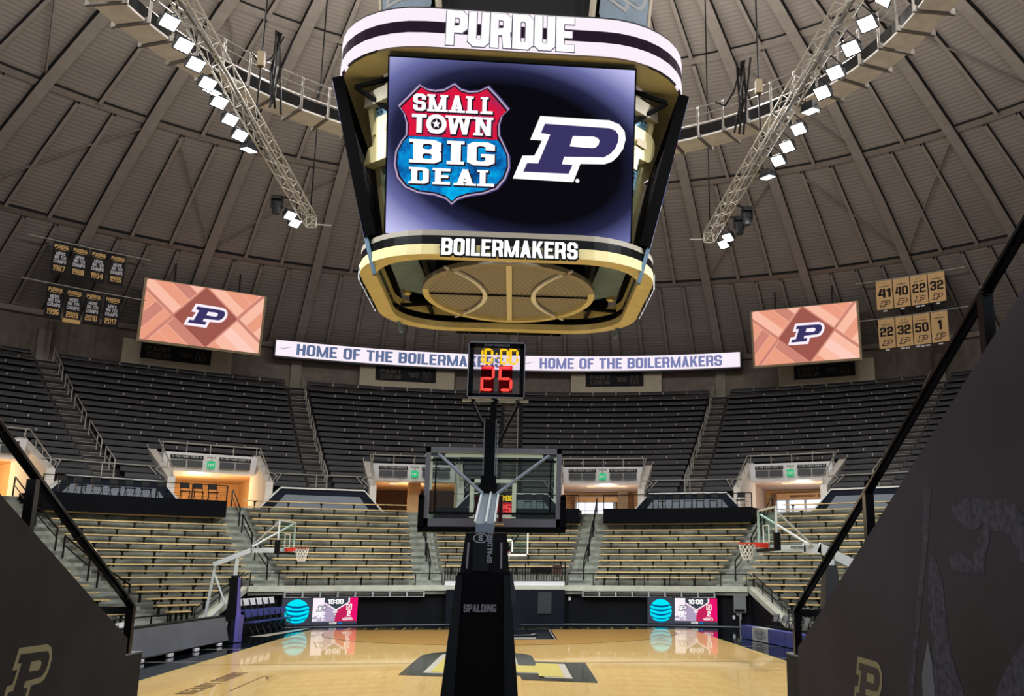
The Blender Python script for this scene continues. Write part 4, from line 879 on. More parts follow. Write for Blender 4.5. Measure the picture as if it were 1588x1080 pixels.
# ------------------------------------------------------------------ hanging scoreboard
t = T('scoreboard', 'huge centre hung scoreboard with white LED ring, main screen and gold lower ring', 'scoreboard', (0, 0, 9.8)); SB = t
def rsq(h, rc, n=9):
    pts = []
    for q, (sx, sy) in enumerate(((1, -1), (1, 1), (-1, 1), (-1, -1))):
        for i in range(n+1):
            a = -pi/2+q*pi/2+i*(pi/2)/n; pts.append((sx*(h-rc)+rc*cos(a), sy*(h-rc)+rc*sin(a)))
    return pts
def ring(m, h, rc, z0, z1, w, mo, mu, mi_=None, mt_=None):
    o = rsq(h, rc); i_ = rsq(h-w, max(.05, rc-w)); N = len(o)
    for k in range(N):
        a, c = o[k], o[(k+1) % N]; d, e = i_[k], i_[(k+1) % N]
        if mo: m.add([(*a, z0), (*c, z0), (*c, z1), (*a, z1)], [(0, 1, 2, 3)], mo)
        if mu: m.add([(*a, z0), (*c, z0), (*e, z0), (*d, z0)], [(0, 1, 2, 3)], mu)
        if mi_: m.add([(*d, z0), (*e, z0), (*e, z1), (*d, z1)], [(3, 2, 1, 0)], mi_)
        if mt_: m.add([(*a, z1), (*c, z1), (*e, z1), (*d, z1)], [(0, 1, 2, 3)], mt_)
Z0, Z1 = 14.90, 15.95
m = MB(); H = Z1-Z0; ring(m, 4.55, 2.4, Z0-.02, Z1+.03, .85, None, 'gold', 'gold_dark', 'black'); ring(m, 4.60, 2.4, Z1-.0, Z1+.04, .3, 'black', 'black'); m.build('ring_frame', t)
m = MB()
for a, c, mt in ((0, .36, 'led_white'), (.36, .66, 'led_dark'), (.66, 1, 'led_white')): ring(m, 4.6, 2.4, Z0+a*H, Z0+c*H, .05, mt, None)
for rz in (0, pi/2, pi, -pi/2):
    Rm = Matrix.Rotation(rz, 3, 'Z'); fp_ = (lambda Rm: (lambda x, y, d=0: Rm @ V(x, -4.6-d, Z0+H*.5+y)))(Rm)
    m.text('PURDUE', -.1, .0, 3.14, .92, fp_, 'led_line', .02, grow=.036); m.text('PURDUE', -.1, .0, 3.14, .92, fp_, 'led_pure', .04, grow=.014)
m.build('ring_led_face', t, label='white LED band with a black stripe and PURDUE lettering')
# lower ring
m = MB(); z0, z1 = 9.8, 10.42
for a, c, mt in ((0, .42, 'gold'), (.42, .78, 'black_gloss'), (.78, 1, 'ring_grey')): ring(m, 3.84, 2.1, z0+a*(z1-z0), z0+c*(z1-z0), .02, mt, None)
ring(m, 3.84, 2.1, z0, z0+.02, .42, None, 'gold')
for a, c, mt in ((0, .3, 'gold'), (.3, .62, 'black_gloss'), (.62, 1, 'gold')):
    o = rsq(3.42, 1.68); N = len(o)
    for k in range(N): p, q = o[k], o[(k+1) % N]; m.add([(*p, z0+a*(z1-z0)), (*q, z0+a*(z1-z0)), (*q, z0+c*(z1-z0)), (*p, z0+c*(z1-z0))], [(3, 2, 1, 0)], mt)
ring(m, 3.84, 2.1, z1, z1+.01, .42, None, 'gold_dark')
m.build('lower_ring', t)
for rz in (0, pi/2, pi, -pi/2):
    m = MB(); Rm = Matrix.Rotation(rz, 3, 'Z'); fp_ = (lambda Rm: (lambda x, y, d=0: Rm @ V(x, -3.87-d, 9.98+y)))(Rm)
    m.text('BOILERMAKERS', .03, -.01, 3.3, .43, fp_, 'black', .01, grow=.03); m.text('BOILERMAKERS', .03, .0, 3.3, .43, fp_, 'led_pure', .05)
    m.build('lower_ring_lettering', t, label='white illuminated BOILERMAKERS letters')
# screens
ln = math.hypot(1.05, 4.2); tl = math.atan2(1.05, 4.2)
for q, rz in enumerate((0, pi/2, pi, -pi/2)):
    Rm = Matrix.Rotation(rz, 3, 'Z'); off = -3.32 if q % 2 == 0 else -3.62; dp = -.5 if q % 2 == 0 else -.3
    fs = (lambda Rm, off=off: (lambda x, y, d=0: Rm @ (V(x, off, 10.47)+V(0, -sin(tl), cos(tl))*y+V(0, -cos(tl), -sin(tl))*d)))(Rm)
    hw_, hh_ = 3.05, 4.35
    b = MB(); b.hexa([fs(-hw_-.04, -.04, dp), fs(hw_+.04, -.04, dp), fs(hw_+.04, hh_+.04, dp), fs(-hw_-.04, hh_+.04, dp)], [fs(-hw_-.04, -.04, -.01), fs(hw_+.04, -.04, -.01), fs(hw_+.04, hh_+.04, -.01), fs(-hw_-.04, hh_+.04, -.01)], 'void'); cab = b.build('screen_cabinet', t)
    m = MB(); m.quad(fs(-hw_, 0), fs(hw_, 0), fs(hw_, hh_), fs(-hw_, hh_), 'led_vignette', True)
    cx, cy = -1.46, 2.25
    def grow(k): return [(cx+(x-cx)*k, cy+(y-cy)*k) for x, y in SH]
    m.poly(grow(1.05), fs, 'led_navy', .006); m.poly(grow(1.03), fs, 'led_lilac', .012); m.poly(grow(1.0), fs, 'led_dark', .018)
    top = [p for p in SH if p[1] >= 2.44]; li = [i for i, p in enumerate(SH) if p[1] < 2.44]
    s2 = [(cx+(x-cx)*.97, cy+(y-cy)*.97) for x, y in SH]
    up = [p for p in s2 if p[1] > 2.43]; dn = [p for p in s2 if p[1] < 2.43]
    lft, rgt = -2.53, -.36
    m.poly([(rgt, 2.43), (lft, 2.43)]+[p for p in s2[33:]+s2[:16] if p[1] > 2.43], fs, 'shield_red', .024)
    m.poly([(lft, 2.42), (rgt, 2.42)]+[p for p in s2[16:33] if p[1] < 2.42], fs, 'shield_blue', .024)
    for tx, c, s_ in (('SMALL', (-1.47, 3.26), (1.95, .42)), ('TOWN', (-1.47, 2.74), (2.0, .46)), ('BIG', (-1.466, 2.056), (2.1, .58)), ('DEAL', (-1.464, 1.454), (2.1, .40))):
        m.text(tx, c[0]+.02, c[1]-.025, s_[0], s_[1], fs, 'led_dark', .03, grow=.02, slab=True); m.text(tx, c[0], c[1], s_[0], s_[1], fs, 'led_pure', .036, slab=True)
    m.disc(-1.87, 2.74, .25, .24, fs, 'led_pure', .045); m.disc(-1.87, 2.74, .135, .14, fs, 'led_dark', .05)
    m.poly([(-1.87+.11*(1 if q2 % 2 == 0 else .42)*sin(q2*pi/5), 2.74+.12*(1 if q2 % 2 == 0 else .42)*cos(q2*pi/5)) for q2 in range(10)], fs, 'led_pure', .055)
    m.plogo(1.45, 2.268, 1.618, fs, 'led_pure', 'led_navy', 'led_pure', .012); m.disc(1.665, 1.497, .05, .05, fs, 'led_pure', .012)
    m.build('screen', t)
    if q % 2:
        for sx in (-1, 1):
            lo = [fs(sx*3.05, -1.02, -.1)+Rm @ V(0, .02, 0), fs(sx*2.86, -1.02, -.1)+Rm @ V(0, .02, 0), fs(sx*2.86, -1.02, -.02), fs(sx*3.05, -1.02, -.02)]; hi = [fs(sx*3.05, .0, -.1), fs(sx*2.8, .0, -.1), fs(sx*2.8, .0, .0), fs(sx*3.05, .0, .0)]
            b = MB(); b.hexa(lo, hi, 'blue_steel'); b.build('screen_tail', t)
# corner towers with perforated panels and gold P letters, black bracing
for q in range(4):
    a = -pi/4+q*pi/2; Rm = Matrix.Rotation(a+pi/2, 3, 'Z')     # local -Y looks outward along the diagonal
    fr = (lambda Rm: (lambda x, y, z: Rm @ V(x, y, z)))(Rm)
    b = MB()
    for sx in (-1, 1): b.beam(fr(sx*.62, -3.75, 10.5), fr(sx*.8, -4.45, 14.4), .16, .2, 'gold', up=Rm @ V(1, 0, 0)); 
    b.beam(fr(-.9, -4.45, 14.35), fr(.9, -4.45, 14.35), .3, .4, 'tan_paint')
    b.build('corner_frame', SB)
    b = MB(); b.quad(fr(-.56, -3.72, 10.6), fr(.56, -3.72, 10.6), fr(.72, -4.4, 14.2), fr(-.72, -4.4, 14.2), 'perf_blue'); b.quad(fr(-.56, -3.66, 10.6), fr(.56, -3.66, 10.6), fr(.72, -4.34, 14.2), fr(-.72, -4.34, 14.2), 'black'); b.build('perforated_panel', SB)
    fpp = (lambda Rm: (lambda x, y, d=0: Rm @ V(x, -4.32-d, 13.15+y)))(Rm); b = MB()
    for pts, inner in ((PO, 0),):
        fr_, bk = [fpp(x*1.0, y*1.25, .2) for x, y in pts], [fpp(x*1.0, y*1.25, -.1) for x, y in pts]; N = len(pts)
        b.add(fr_+bk, [tuple(range(N)), tuple(range(2*N-1, N-1, -1))]+[(i, i+N, (i+1) % N+N, (i+1) % N) for i in range(N)], 'gold')
    b.poly([(x*1.0, y*1.25) for x, y in PC], fpp, 'gold_dark', .26)
    b.build('gold_letter', SB)
b = MB()
for sx in (-1, 1):
    for sy in (-1, 1):
        A = V(sx*3.0, sy*3.0, 14.9); B = V(sx*2.5, sy*2.5, 10.3); C_ = V(sx*4.1, sy*2.9, 14.6); D = V(sx*2.9, sy*4.1, 14.6); E = V(sx*2.95, sy*2.95, 13.8)
        for p, r in ((A, B), (A, C_), (A, D), (C_, E), (D, E), (B, V(sx*3.3, sy*2.4, 10.2)), (B, V(sx*2.4, sy*3.3, 10.2))): b.tube(p, r, .07, 'black', 4)
for z in (10.6, 12.5, 14.8):
    h = 2.3+(z-10.6)*.17
    for p, r in (((-h, -h), (h, -h)), ((h, -h), (h, h)), ((h, h), (-h, h)), ((-h, h), (-h, -h))): b.beam((*p, z), (*r, z), .14, .2, 'black')
for sx in (-1, 1):
    for z in (10.9, 11.8, 12.7, 13.6):
        b.tube((sx*2.6, -2.6, z), (sx*2.9, 2.6, z+.9), .05, 'black', 4); b.box((sx*2.6, -2.2, z), (.5, .5, .5), 'black')
b.build('inner_truss', SB)
for sx in (-1, 1):       # pale blue boards beside the bottom opening
    b = MB(); b.hexa([(sx*2.5, -1.9, 10.5), (sx*3.25, -1.3, 10.5), (sx*3.25, 1.6, 10.5), (sx*2.3, 2.4, 10.5)], [(sx*2.5, -1.9, 10.6), (sx*3.25, -1.3, 11.2), (sx*3.25, 1.6, 11.2), (sx*2.3, 2.4, 10.6)], 'blue_steel'); b.build('side_baffle', SB)
# ball shaped grille in the bottom
b = MB(); n = 40; ez = 9.98; rx, ry = 2.42, 3.0
el = lambda k, q=1: (rx*q*cos(2*pi*k/n), .1+ry*q*sin(2*pi*k/n))
b.add([(*el(k, .97), ez+.06) for k in range(n)], [tuple(range(n))], 'perf_tan')
for k in range(n):
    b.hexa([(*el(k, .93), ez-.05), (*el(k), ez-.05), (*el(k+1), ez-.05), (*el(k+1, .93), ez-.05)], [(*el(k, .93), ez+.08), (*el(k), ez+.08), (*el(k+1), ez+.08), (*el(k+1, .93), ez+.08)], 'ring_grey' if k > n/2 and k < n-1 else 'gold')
b.box((0, .1, ez), (.15, 6.0, .06), 'ivory'); b.box((0, .3, ez+.02), (4.7, .05, .04), 'black')
for sx in (-1, 1):
    pts = [(sx*(.68+.9*(y/2.4)**2), .15+y, ez-.02) for y in [-2.5+5*i/14 for i in range(15)]]
    for p, r in zip(pts, pts[1:]): b.beam(p, r, .13-.09*abs((p[1]-.15)/2.5), .06, 'off_white')
b.build('ball_grille', SB, label='basketball shaped grille under the scoreboard')
# upper body
b = MB(); pts = rsq(3.0, .8, 3); b.add([(*p, 16.0) for p in pts]+[(*(q*.9 for q in p), 18.9) for p in pts], [tuple(range(len(pts)))[::-1]]+[(i, (i+1) % len(pts), len(pts)+(i+1) % len(pts), len(pts)+i) for i in range(len(pts))], 'black'); b.build('upper_body', SB)
for q in range(4):
    a = -pi/4+q*pi/2; Rm = Matrix.Rotation(a+pi/2, 3, 'Z'); fb_ = (lambda Rm: (lambda x, y, d=0: Rm @ V(x, -4.0-d-y*.12, 16.0+y)))(Rm)
    b = MB(); b.add([fb_(-.55, .0), fb_(.55, .0), fb_(1.0, .75), fb_(1.0, 2.6), fb_(-1.0, 2.6), fb_(-1.0, .75)], [tuple(range(6))], 'blue_steel'); b.add([fb_(-.55, 0, -.15), fb_(.55, 0, -.15), fb_(1, .75, -.15), fb_(1, 2.6, -.15), fb_(-1, 2.6, -.15), fb_(-1, .75, -.15)], [tuple(range(6))[::-1]], 'black')
    b.plogo(0, 1.75, 1.0, fb_, 'grey_light', 'blue_steel', 'grey_light', .01); b.build('corner_board', SB)
    for sx in (-1, 1): MB().beam(fb_(sx*1.15, .2, -.1), fb_(sx*1.15, 2.6, -.1), .12, .12, 'tan_paint').build('corner_post', SB)
for sx in (-2, 2): MB().tube((sx, 0, 18.9), (sx, 0, 32), .05, 'grey').build('hoist_cable', SB)

# ------------------------------------------------------------------ catwalk ring
t = T('catwalk', 'circular catwalk with tan underside panels and pipe railings under the dome', 'catwalk', (0, 0, 20.1))
n0 = 19
for k in range(-n0, n0):
    a0, a1 = k*5.2+.35, (k+1)*5.2-.35
    b = MB(); b.arc(12.85, 13.95, 20.06, 20.14, a0, a1, 'cat_panel', 2); b.build('deck_panel', t)
for k in range(-n0, n0+1):
    a = k*5.2; b = MB(); b.arc(12.75, 14.15, 20.0, 20.22, a-.22, a+.22, 'cat_steel', 1); b.build('cross_beam', t)
    MB().tube(P(a, 12.75, 20.0), P(a, 12.75, 21.4), .05, 'cat_steel').build('post', t)
b = MB(); b.arc(12.9, 13.1, 20.2, 20.62, -n0*5.2, n0*5.2, 'black', 76); b.build('fascia', t)
b = MB()
for r, z, w in ((12.8, 21.4, .035), (12.8, 21.05, .025), (14.1, 21.2, .03), (13.3, 20.85, .1)): b.path([P(a*2.6, r, z) for a in range(-2*n0, 2*n0+1)], w, 'cat_steel', 5)
b.build('railing', t)
for a, nm in ((-47, 'left'), (47, 'right')):
    b = MB()
    for i in range(6):
        q = P(a+random.uniform(-2, 2), 12.4, 22.6); x = P(a+random.uniform(-2, 2), 12.3, 20.2-random.random()); mid = (q+x)/2+V(random.uniform(-.2, .2), random.uniform(-.2, .2), -.2); b.path([q, mid, x], .045, 'black', 5)
    b.path([P(a-6, 12.4, 21.2), P(a-4, 12.4, 20.9), P(a-2, 12.4, 21.4), P(a, 12.4, 22.5)], .04, 'black', 5)
    b.build('cable_bundle', label='black cable bundle hanging beside the catwalk, %s of the scoreboard' % nm, cat='cables')

# ------------------------------------------------------------------ lighting trusses and floodlights
for sx, nm in ((-1, 'left'), (1, 'right')):
    X = sx*8.3; t = T('lighting_truss', 'pale lattice lighting truss %s of the scoreboard' % nm, 'truss', (X, 0, 16.3))
    y0, y1 = -12.5, 12.1; hs = .2; b = MB()
    cs = [(X-hs, 16.05), (X+hs, 16.05), (X-hs, 16.5), (X+hs, 16.5)]
    for x, z in cs: b.tube((x, y0, z), (x, y1, z), .028, 'truss', 6)
    b.build('chord', t)
    d = MB(); N = 40
    for i in range(N):
        ya, yb = y0+(y1-y0)*i/N, y0+(y1-y0)*(i+1)/N; 
        for (p, q) in ((0, 1), (2, 3), (0, 2), (1, 3)):
            A, B = (cs[p], cs[q]) if i % 2 else (cs[q], cs[p]); d.tube((A[0], ya, A[1]), (B[0], yb, B[1]), .014, 'truss', 4)
    for y in (y0, y1):
        for p, q in ((0, 1), (2, 3), (0, 2), (1, 3), (0, 3)): d.tube((cs[p][0], y, cs[p][1]), (cs[q][0], y, cs[q][1]), .03, 'truss', 4)
    d.build('lacing', t)
    b = MB(); b.path([(X+.3*sx, 8, 16.2), (X, 4, 16.1), (X+.1, 0, 16.2), (X, -4, 16.1), (X, -8, 16.2)], .06, 'grey', 5); b.build('cable_tray', t)
    for y in (-9, 3.2, 11.8): MB().tube((X, y, 16.56), (X, y, zd(math.hypot(X, y))), .03, 'black').build('hoist_cable', t)
    b = MB(); b.box((X, 3.2, 18.6), (.22, .22, .5), 'gold_dark'); b.build('hoist', t); b = MB(); b.tube((X-.8*sx, 12.2, 16.2), (X, 12.1, 16.2), .03, 'truss'); b.build('end_arm', t)
    ys = [-9.5, -8.2, -6.9, -5.6, -4.29, -2.88, -1.75, -.75, .35, 1.5, 2.66, 3.78] if sx < 0 else [-9.4, -8.6, -7.4, -6.23, -5.13, -3.94, -2.65, -1.5, .89, 2.19, 3.3]
    off = [(.35, 0)] and ([.45, 4.9] if sx < 0 else [-.35, 4.7])
    allf = [(y, 0) for y in ys]+[(y, 1) for y in off]+[(11.1, 0), (11.95, 0)]
    for i, (y, down) in enumerate(sorted(allf)):
        if down and abs(y-.45) < .2: y += .35
        xx = X+sx*.62; zz = 16.17 if sx < 0 else 15.95; tgt = V(-sx*1.5, y*.55+1.5, 0) if not down else V(xx+sx*1.5, y+1, 0)
        # the visible faces turn down and towards the camera end of the court
        if not down: tgt = V(-sx*2.0, y-9, 0) if y > -6 else V(-sx*2, y+2, 0)
        d_ = (tgt-V(xx, y, zz)).normalized(); Rt = d_.to_track_quat('-Z', 'Y').to_matrix()
        far = 'nearest the far end' if i == len(allf)-1 else '%s from the camera end' % ['first', 'second', 'third', 'fourth', 'fifth', 'sixth', 'seventh', 'eighth', 'ninth', 'tenth', 'eleventh', 'twelfth', 'thirteenth', 'fourteenth', 'fifteenth'][i]
        l_ = T('floodlight', 'bright square floodlight on the %s truss, %s' % (nm, far), 'floodlight', (xx, y, zz), 'floodlights on the trusses')
        c0 = V(xx, y, zz); q = lambda x, yy, z: c0+Rt @ V(x, yy, z)
        b = MB(); b.hexa([q(-.25, -.21, -.02), q(.25, -.21, -.02), q(.25, .21, -.02), q(-.25, .21, -.02)], [q(-.17, -.13, .26), q(.17, -.13, .26), q(.17, .13, .26), q(-.17, .13, .26)], 'lamp_body'); b.build('housing', l_)
        b = MB(); b.add([q(-.21, -.17, -.035), q(.21, -.17, -.035), q(.21, .17, -.035), q(-.21, .17, -.035)], [(0, 1, 2, 3)], 'flood'); b.build('lens', l_)
        b = MB(); b.path([q(-.27, 0, .1), V(xx-.2*sx, y-.2, zz+.4), V(X+hs*sx, y, 16.02), V(xx-.2*sx, y+.2, zz+.4), q(.27, 0, .1)], .018, 'black', 4); b.build('yoke', l_)
    # moving heads
    for y, zz in (((8.9, 15.75),) if sx < 0 else ((7.7, 15.6), (9.0, 15.7))):
        l_ = T('moving_head_lamp', 'black moving head lamp hanging under the %s truss%s' % (nm, '' if sx < 0 else (', nearer the camera' if y < 8 else ', nearer the far end')), 'stage lamp', (X+sx*.6, y, zz)); c0 = V(X+sx*.6, y, zz)
        b = MB(); b.tube(c0+V(0, 0, -.35), c0+V(0, 0, .1), .15, 'lamp_body', 10, .19); b.build('head', l_, smooth=False); b = MB(); b.box(c0+V(0, 0, .28), (.36, .3, .16), 'black'); b.beam(c0+V(0, 0, .32), (X+hs*sx*.9, y, 16.06), .08, .08, 'black'); b.build('base', l_)
        b = MB(); b.box(c0+V(-.2, 0, .08), (.05, .12, .4), 'black'); b.box(c0+V(.2, 0, .08), (.05, .12, .4), 'black'); b.build('yoke', l_)
    for az_, y in ((12, 9), (30, 6), (48, 2)):
        light('stand_beam', 'SPOT', (X+sx*.62, y, 15.4), K_STAND, (.95, 1, .97), target=P(sx*az_, 26, 4.8), size=.35, spot=56, blend=.8)
    for y in (-9, -4.5, 0, 4, 9.5):
        light('flood_beam', 'SPOT', (X+sx*.62, y, 15.4), K_FLOOD, (.95, .98, 1), target=(-sx*1.0, y*.9+3, 0), size=.35, spot=112, blend=.7)

# ------------------------------------------------------------------ near basket (black portable unit, seen from behind)
t = T('basketball_stand', 'black portable basketball stand with glass backboard seen from behind', 'basketball stand', (0, -16.2, 0)); NB = t; Y = -13.1
b = MB(); b.box((0, Y, 3.435), (1.72, .012, .96), 'glass'); b.build('glass', t)
b = MB()
for x0, x1, z0, z1 in ((-.915, .915, 3.90, 3.97), (-.915, .915, 2.90, 3.02), (-.915, -.85, 2.9, 3.97), (.85, .915, 2.9, 3.97)): b.box(((x0+x1)/2, Y-.02, (z0+z1)/2), (x1-x0, .05, z1-z0), 'alu')
b.build('backboard_frame', t)
b = MB()
b.box((0, Y-.01, 2.875), (1.96, .11, .075), 'black'); 
for sx in (-1, 1): b.box((sx*.945, Y-.01, 3.10), (.075, .11, .42), 'black'); b.tube((sx*.945, Y-.065, 3.31), (sx*.945, Y+.045, 3.31), .037, 'black', 10)
b.build('edge_pad', t)
b = MB()
for x0, x1, z0, z1 in ((-.66, .66, 3.845, 3.893), (-.31, .31, 3.50, 3.55), (-.31, -.255, 3.05, 3.55), (.255, .31, 3.05, 3.55), (-.31, .31, 3.03, 3.075), (-.85, -.82, 3.4, 3.85), (.82, .85, 3.4, 3.85)): b.quad((x0, Y-.01, z0), (x1, Y-.01, z0), (x1, Y-.01, z1), (x0, Y-.01, z1), 'marking')
b.build('target_marking', t)
b = MB()
for z in (3.79, 3.09): b.box((0, Y-.07, z), (1.68, .03, .03), 'black')
for sx in (-1, 1): b.box((sx*.77, Y-.07, 3.44), (.018, .02, .7), 'black')
b.build('rear_frame', t)
for sx in (-1, 1): MB().tube((sx*.74, Y-.06, 3.87), (sx*.1-.03, Y-.55, 3.32), .022, 'chrome', 10).build('strut', t)
b = MB(); b.hexa([(-.14, -13.5, 3.22), (.08, -13.5, 3.22), (.06, -15.2, 2.72), (-.14, -15.2, 2.72)], [(-.14, -13.5, 3.33), (.08, -13.5, 3.33), (.06, -15.2, 2.86), (-.14, -15.2, 2.86)], 'chrome')
for x in (-.14, -.02, .08): b.beam((x, -13.5, 3.34), (x-.01, -15.2, 2.87), .02, .03, 'white_metal')
b.build('arm', t)
b = MB(); b.box((.11, -13.35, 3.13), (.05, .35, .34), 'maroon'); b.box((-.2, -13.35, 3.13), (.05, .35, .34), 'maroon'); b.box((.08, -13.35, 2.95), (.16, .35, .03), 'peach_pink'); b.build('rim_bracket', t)
b = MB(); n = 20
for i in range(n): a, c = 2*pi*i/n, 2*pi*(i+1)/n; b.tube((.228*cos(a), Y+.4+.228*sin(a), 3.05), (.228*cos(c), Y+.4+.228*sin(c), 3.05), .011, 'orange')
b.box((0, Y+.1, 3.02), (.14, .18, .04), 'orange'); rim = b.build('rim', t)
def net(cx, cy, rr, parent, h=.42):
    b = MB(); n = 12; L = 5
    for l in range(L):
        f0, f1 = l/L, (l+1)/L; r0, r1 = rr*(1-.45*f0), rr*(1-.45*f1)
        for i in range(n):
            for s_ in (-.5, .5):
                a, c = 2*pi*(i+.5*(l % 2))/n, 2*pi*(i+.5*(l % 2)+s_)/n; b.tube((cx+r0*cos(a), cy+r0*sin(a), 3.04-h*f0), (cx+r1*cos(c), cy+r1*sin(c), 3.04-h*f1), .007, 'net', 3)
    return b.build('net', parent)
net(0, Y+.4, .225, rim)
b = MB(); b.hexa([(-.36, -16.35, 0), (.36, -16.35, 0), (.36, -15.5, 0), (-.36, -15.5, 0)], [(-.36, -16.5, 1.15), (.36, -16.5, 1.15), (.36, -15.6, 1.15), (-.36, -15.6, 1.15)], 'black_cloth')
b.hexa([(-.37, -16.5, 1.15), (.36, -16.5, 1.15), (.36, -15.6, 1.15), (-.37, -15.6, 1.15)], [(-.25, -16.5, 2.33), (.26, -16.5, 2.33), (.24, -15.6, 2.33), (-.25, -15.6, 2.33)], 'black')
b.build('tower_pad', t)
for sx in (-1, 1): MB().hexa([(sx*.37, -16.53, 1.15), (sx*.24, -16.53, 1.15), (sx*.24, -16.5, 1.15), (sx*.37, -16.5, 1.15)], [(sx*.26, -16.53, 2.3), (sx*.2, -16.53, 2.3), (sx*.2, -16.5, 2.3), (sx*.26, -16.5, 2.3)], 'black_gloss').build('pad_edge', t)
b = MB(); b.hexa([(-.235, -16.35, 2.33), (.25, -16.35, 2.33), (.23, -15.4, 2.33), (-.22, -15.4, 2.33)], [(-.2, -16.2, 2.72), (.215, -16.2, 2.72), (.2, -15.3, 2.76), (-.2, -15.3, 2.76)], 'black'); 
b.box((-.03, -16.35, 2.52), (.16, .12, .36), 'black_gloss'); b.build('tower_head', t)
for sx in (-1, 1): MB().beam((sx*.17+.0, -16.33, 2.36), (sx*.165, -16.26, 2.62), .02, .015, 'alu').build('trim_strip', t)
f = plane((-.02, -16.56, 1.99), (1, 0, 0), (0, 0, 1)); b = MB(); b.text('SPALDING', 0, 0, .315, .075, f, 'alu', .0, .0); b.build('brand_lettering', t, label='silver brand lettering on the black pad')
f = plane((-.04, -16.43, 2.66), (1, 0, 0), (0, .2, 1)); b = MB(); n = 24
for i in range(n): a, c = 2*pi*i/n, 2*pi*(i+1)/n; b.poly([(.075*cos(a), .05*sin(a)), (.075*cos(c), .05*sin(c)), (.063*cos(c), .04*sin(c)), (.063*cos(a), .04*sin(a))], f, 'off_white', 0)
b.text('S', 0, 0, .04, .06, f, 'off_white', 0, 0); b.build('round_emblem', t)
f = plane((.055, -16.44, 2.62), (0, 0, 1), (-1, 0, 0)); b = MB(); b.text('SPALDING', -.05, 0, .3, .05, f, 'off_white', .0, .02); b.build('vertical_lettering', t)
b = MB(); b.box((0, -15.8, .17), (1.3, 3.0, .34), 'black'); b.build('base', t)
b = MB(); b.beam((-.06, -14.5, .4), (-.06, -15.4, 2.6), .12, .2, 'black'); b.beam((.05, -16.0, .3), (.0, -15.3, 2.7), .14, .14, 'black'); b.build('lift_arm', t)
# post and shot clock (the clock is fixed on the stand by its post)
b = MB(); b.box((-.055, -13.42, 3.9), (.135, .12, .84), 'black'); b.box((-.135, -13.45, 3.9), (.012, .02, .8), 'white_metal'); b.box((.018, -13.45, 3.92), (.012, .02, .78), 'white_metal'); b.box((.045, -13.43, 3.9), (.01, .02, .7), 'white_metal'); b.box((-.06, -13.42, 3.5), (.2, .16, .12), 'black'); b.box((-.06, -13.42, 3.35), (.24, .14, .2), 'black'); b.build('clock_post', t)
b = MB(); b.box((-.02, -13.4, 4.45), (.08, .06, .34), 'black')
for sx in (-1, 1): b.tube((sx*.33, -13.4, 4.59), (sx*.08-.03, -13.4, 4.15 if sx < 0 else 3.98), .022, 'black')
b.build('clock_strut', t)
t = T('shot_clock', 'transparent shot clock with yellow 10:00 and red 25 digits above the backboard', 'shot clock', (0, -13.4, 4.6)); f = plane((0, -13.46, 4.995), (1, 0, 0), (0, 0, 1))
b = MB()
for x0, x1, y0, y1 in ((-.385, .385, .365, .385), (-.385, .385, -.395, -.375), (-.385, -.37, -.395, .385), (.37, .385, -.395, .385)): b.box(((x0+x1)/2, -13.42, 4.995+(y0+y1)/2), (x1-x0, .1, y1-y0), 'alu')
for x0, x1, y0, y1 in ((-.37, .37, .30, .365), (-.37, .37, -.375, -.33), (-.37, -.31, -.375, .365), (.315, .37, -.375, .365)): b.box(((x0+x1)/2, -13.42, 4.995+(y0+y1)/2), (x1-x0, .06, y1-y0), 'black')
b.build('frame', t)
MB().box((0, -13.40, 4.995), (.66, .01, .66), 'glass_clear').build('glass', t)
m = MB(); m.text('DAKTRONICS', 0, .335, .34, .03, f, 'grey_light', .01, .01); m.build('maker_lettering', t)
SEG = {'0': 'abcdef', '1': 'bc', '2': 'abged', '5': 'afgcd'}
def digit(m, ch, x, y, w, h, mt, th, sl=.0):
    P7 = {'a': ((0, 1), (1, 1)), 'b': ((1, 1), (1, .5)), 'c': ((1, .5), (1, 0)), 'd': ((0, 0), (1, 0)), 'e': ((0, 0), (0, .5)), 'f': ((0, .5), (0, 1)), 'g': ((0, .5), (1, .5))}
    for s_ in SEG[ch]:
        (x0, y0), (x1, y1) = P7[s_]; ax, ay, bx, by = x+x0*w+sl*y0, y+y0*h, x+x1*w+sl*y1, y+y1*h
        if y0 == y1: m.poly([(ax, ay), (ax+th, ay-th/2), (bx-th, by-th/2), (bx, by), (bx-th, by+th/2), (ax+th, ay+th/2)], f, mt, .0)
        else: m.poly([(ax, ay), (ax-th/2, ay-th*.8), (bx-th/2, by+th*.8), (bx, by), (bx+th/2, by+th*.8), (ax+th/2, ay-th*.8)], f, mt, .0)
m = MB()
for ch, x in (('1', -.285), ('0', -.155), ('0', .055), ('0', .185)): digit(m, ch, x, .085, .09, .19, 'led_yellow', .032)
for y in (.15, .21): m.rect(-.015, y, .005, y+.02, f, 'led_yellow', 0)
m.build('game_digits', t, label='yellow game time digits')
m = MB()
for x0, x1 in ((-.205, -.03), (.035, .215)): m.rect(x0, -.31, x1, .06, f, 'led_glow_t', -.02)
digit(m, '2', -.19, -.28, .15, .31, 'led_digit', .036); digit(m, '5', .05, -.28, .15, .31, 'led_digit', .036); m.build('shot_digits', t, label='red 25 digits')
m = MB()
for x0, x1 in ((-.44, -.32), (-.27, -.03), (.04, .27), (.32, .44)): m.box(((x0+x1)/2, -13.42, 4.57), (x1-x0, .05, .028), 'ivory')
m.build('light_strip', t)

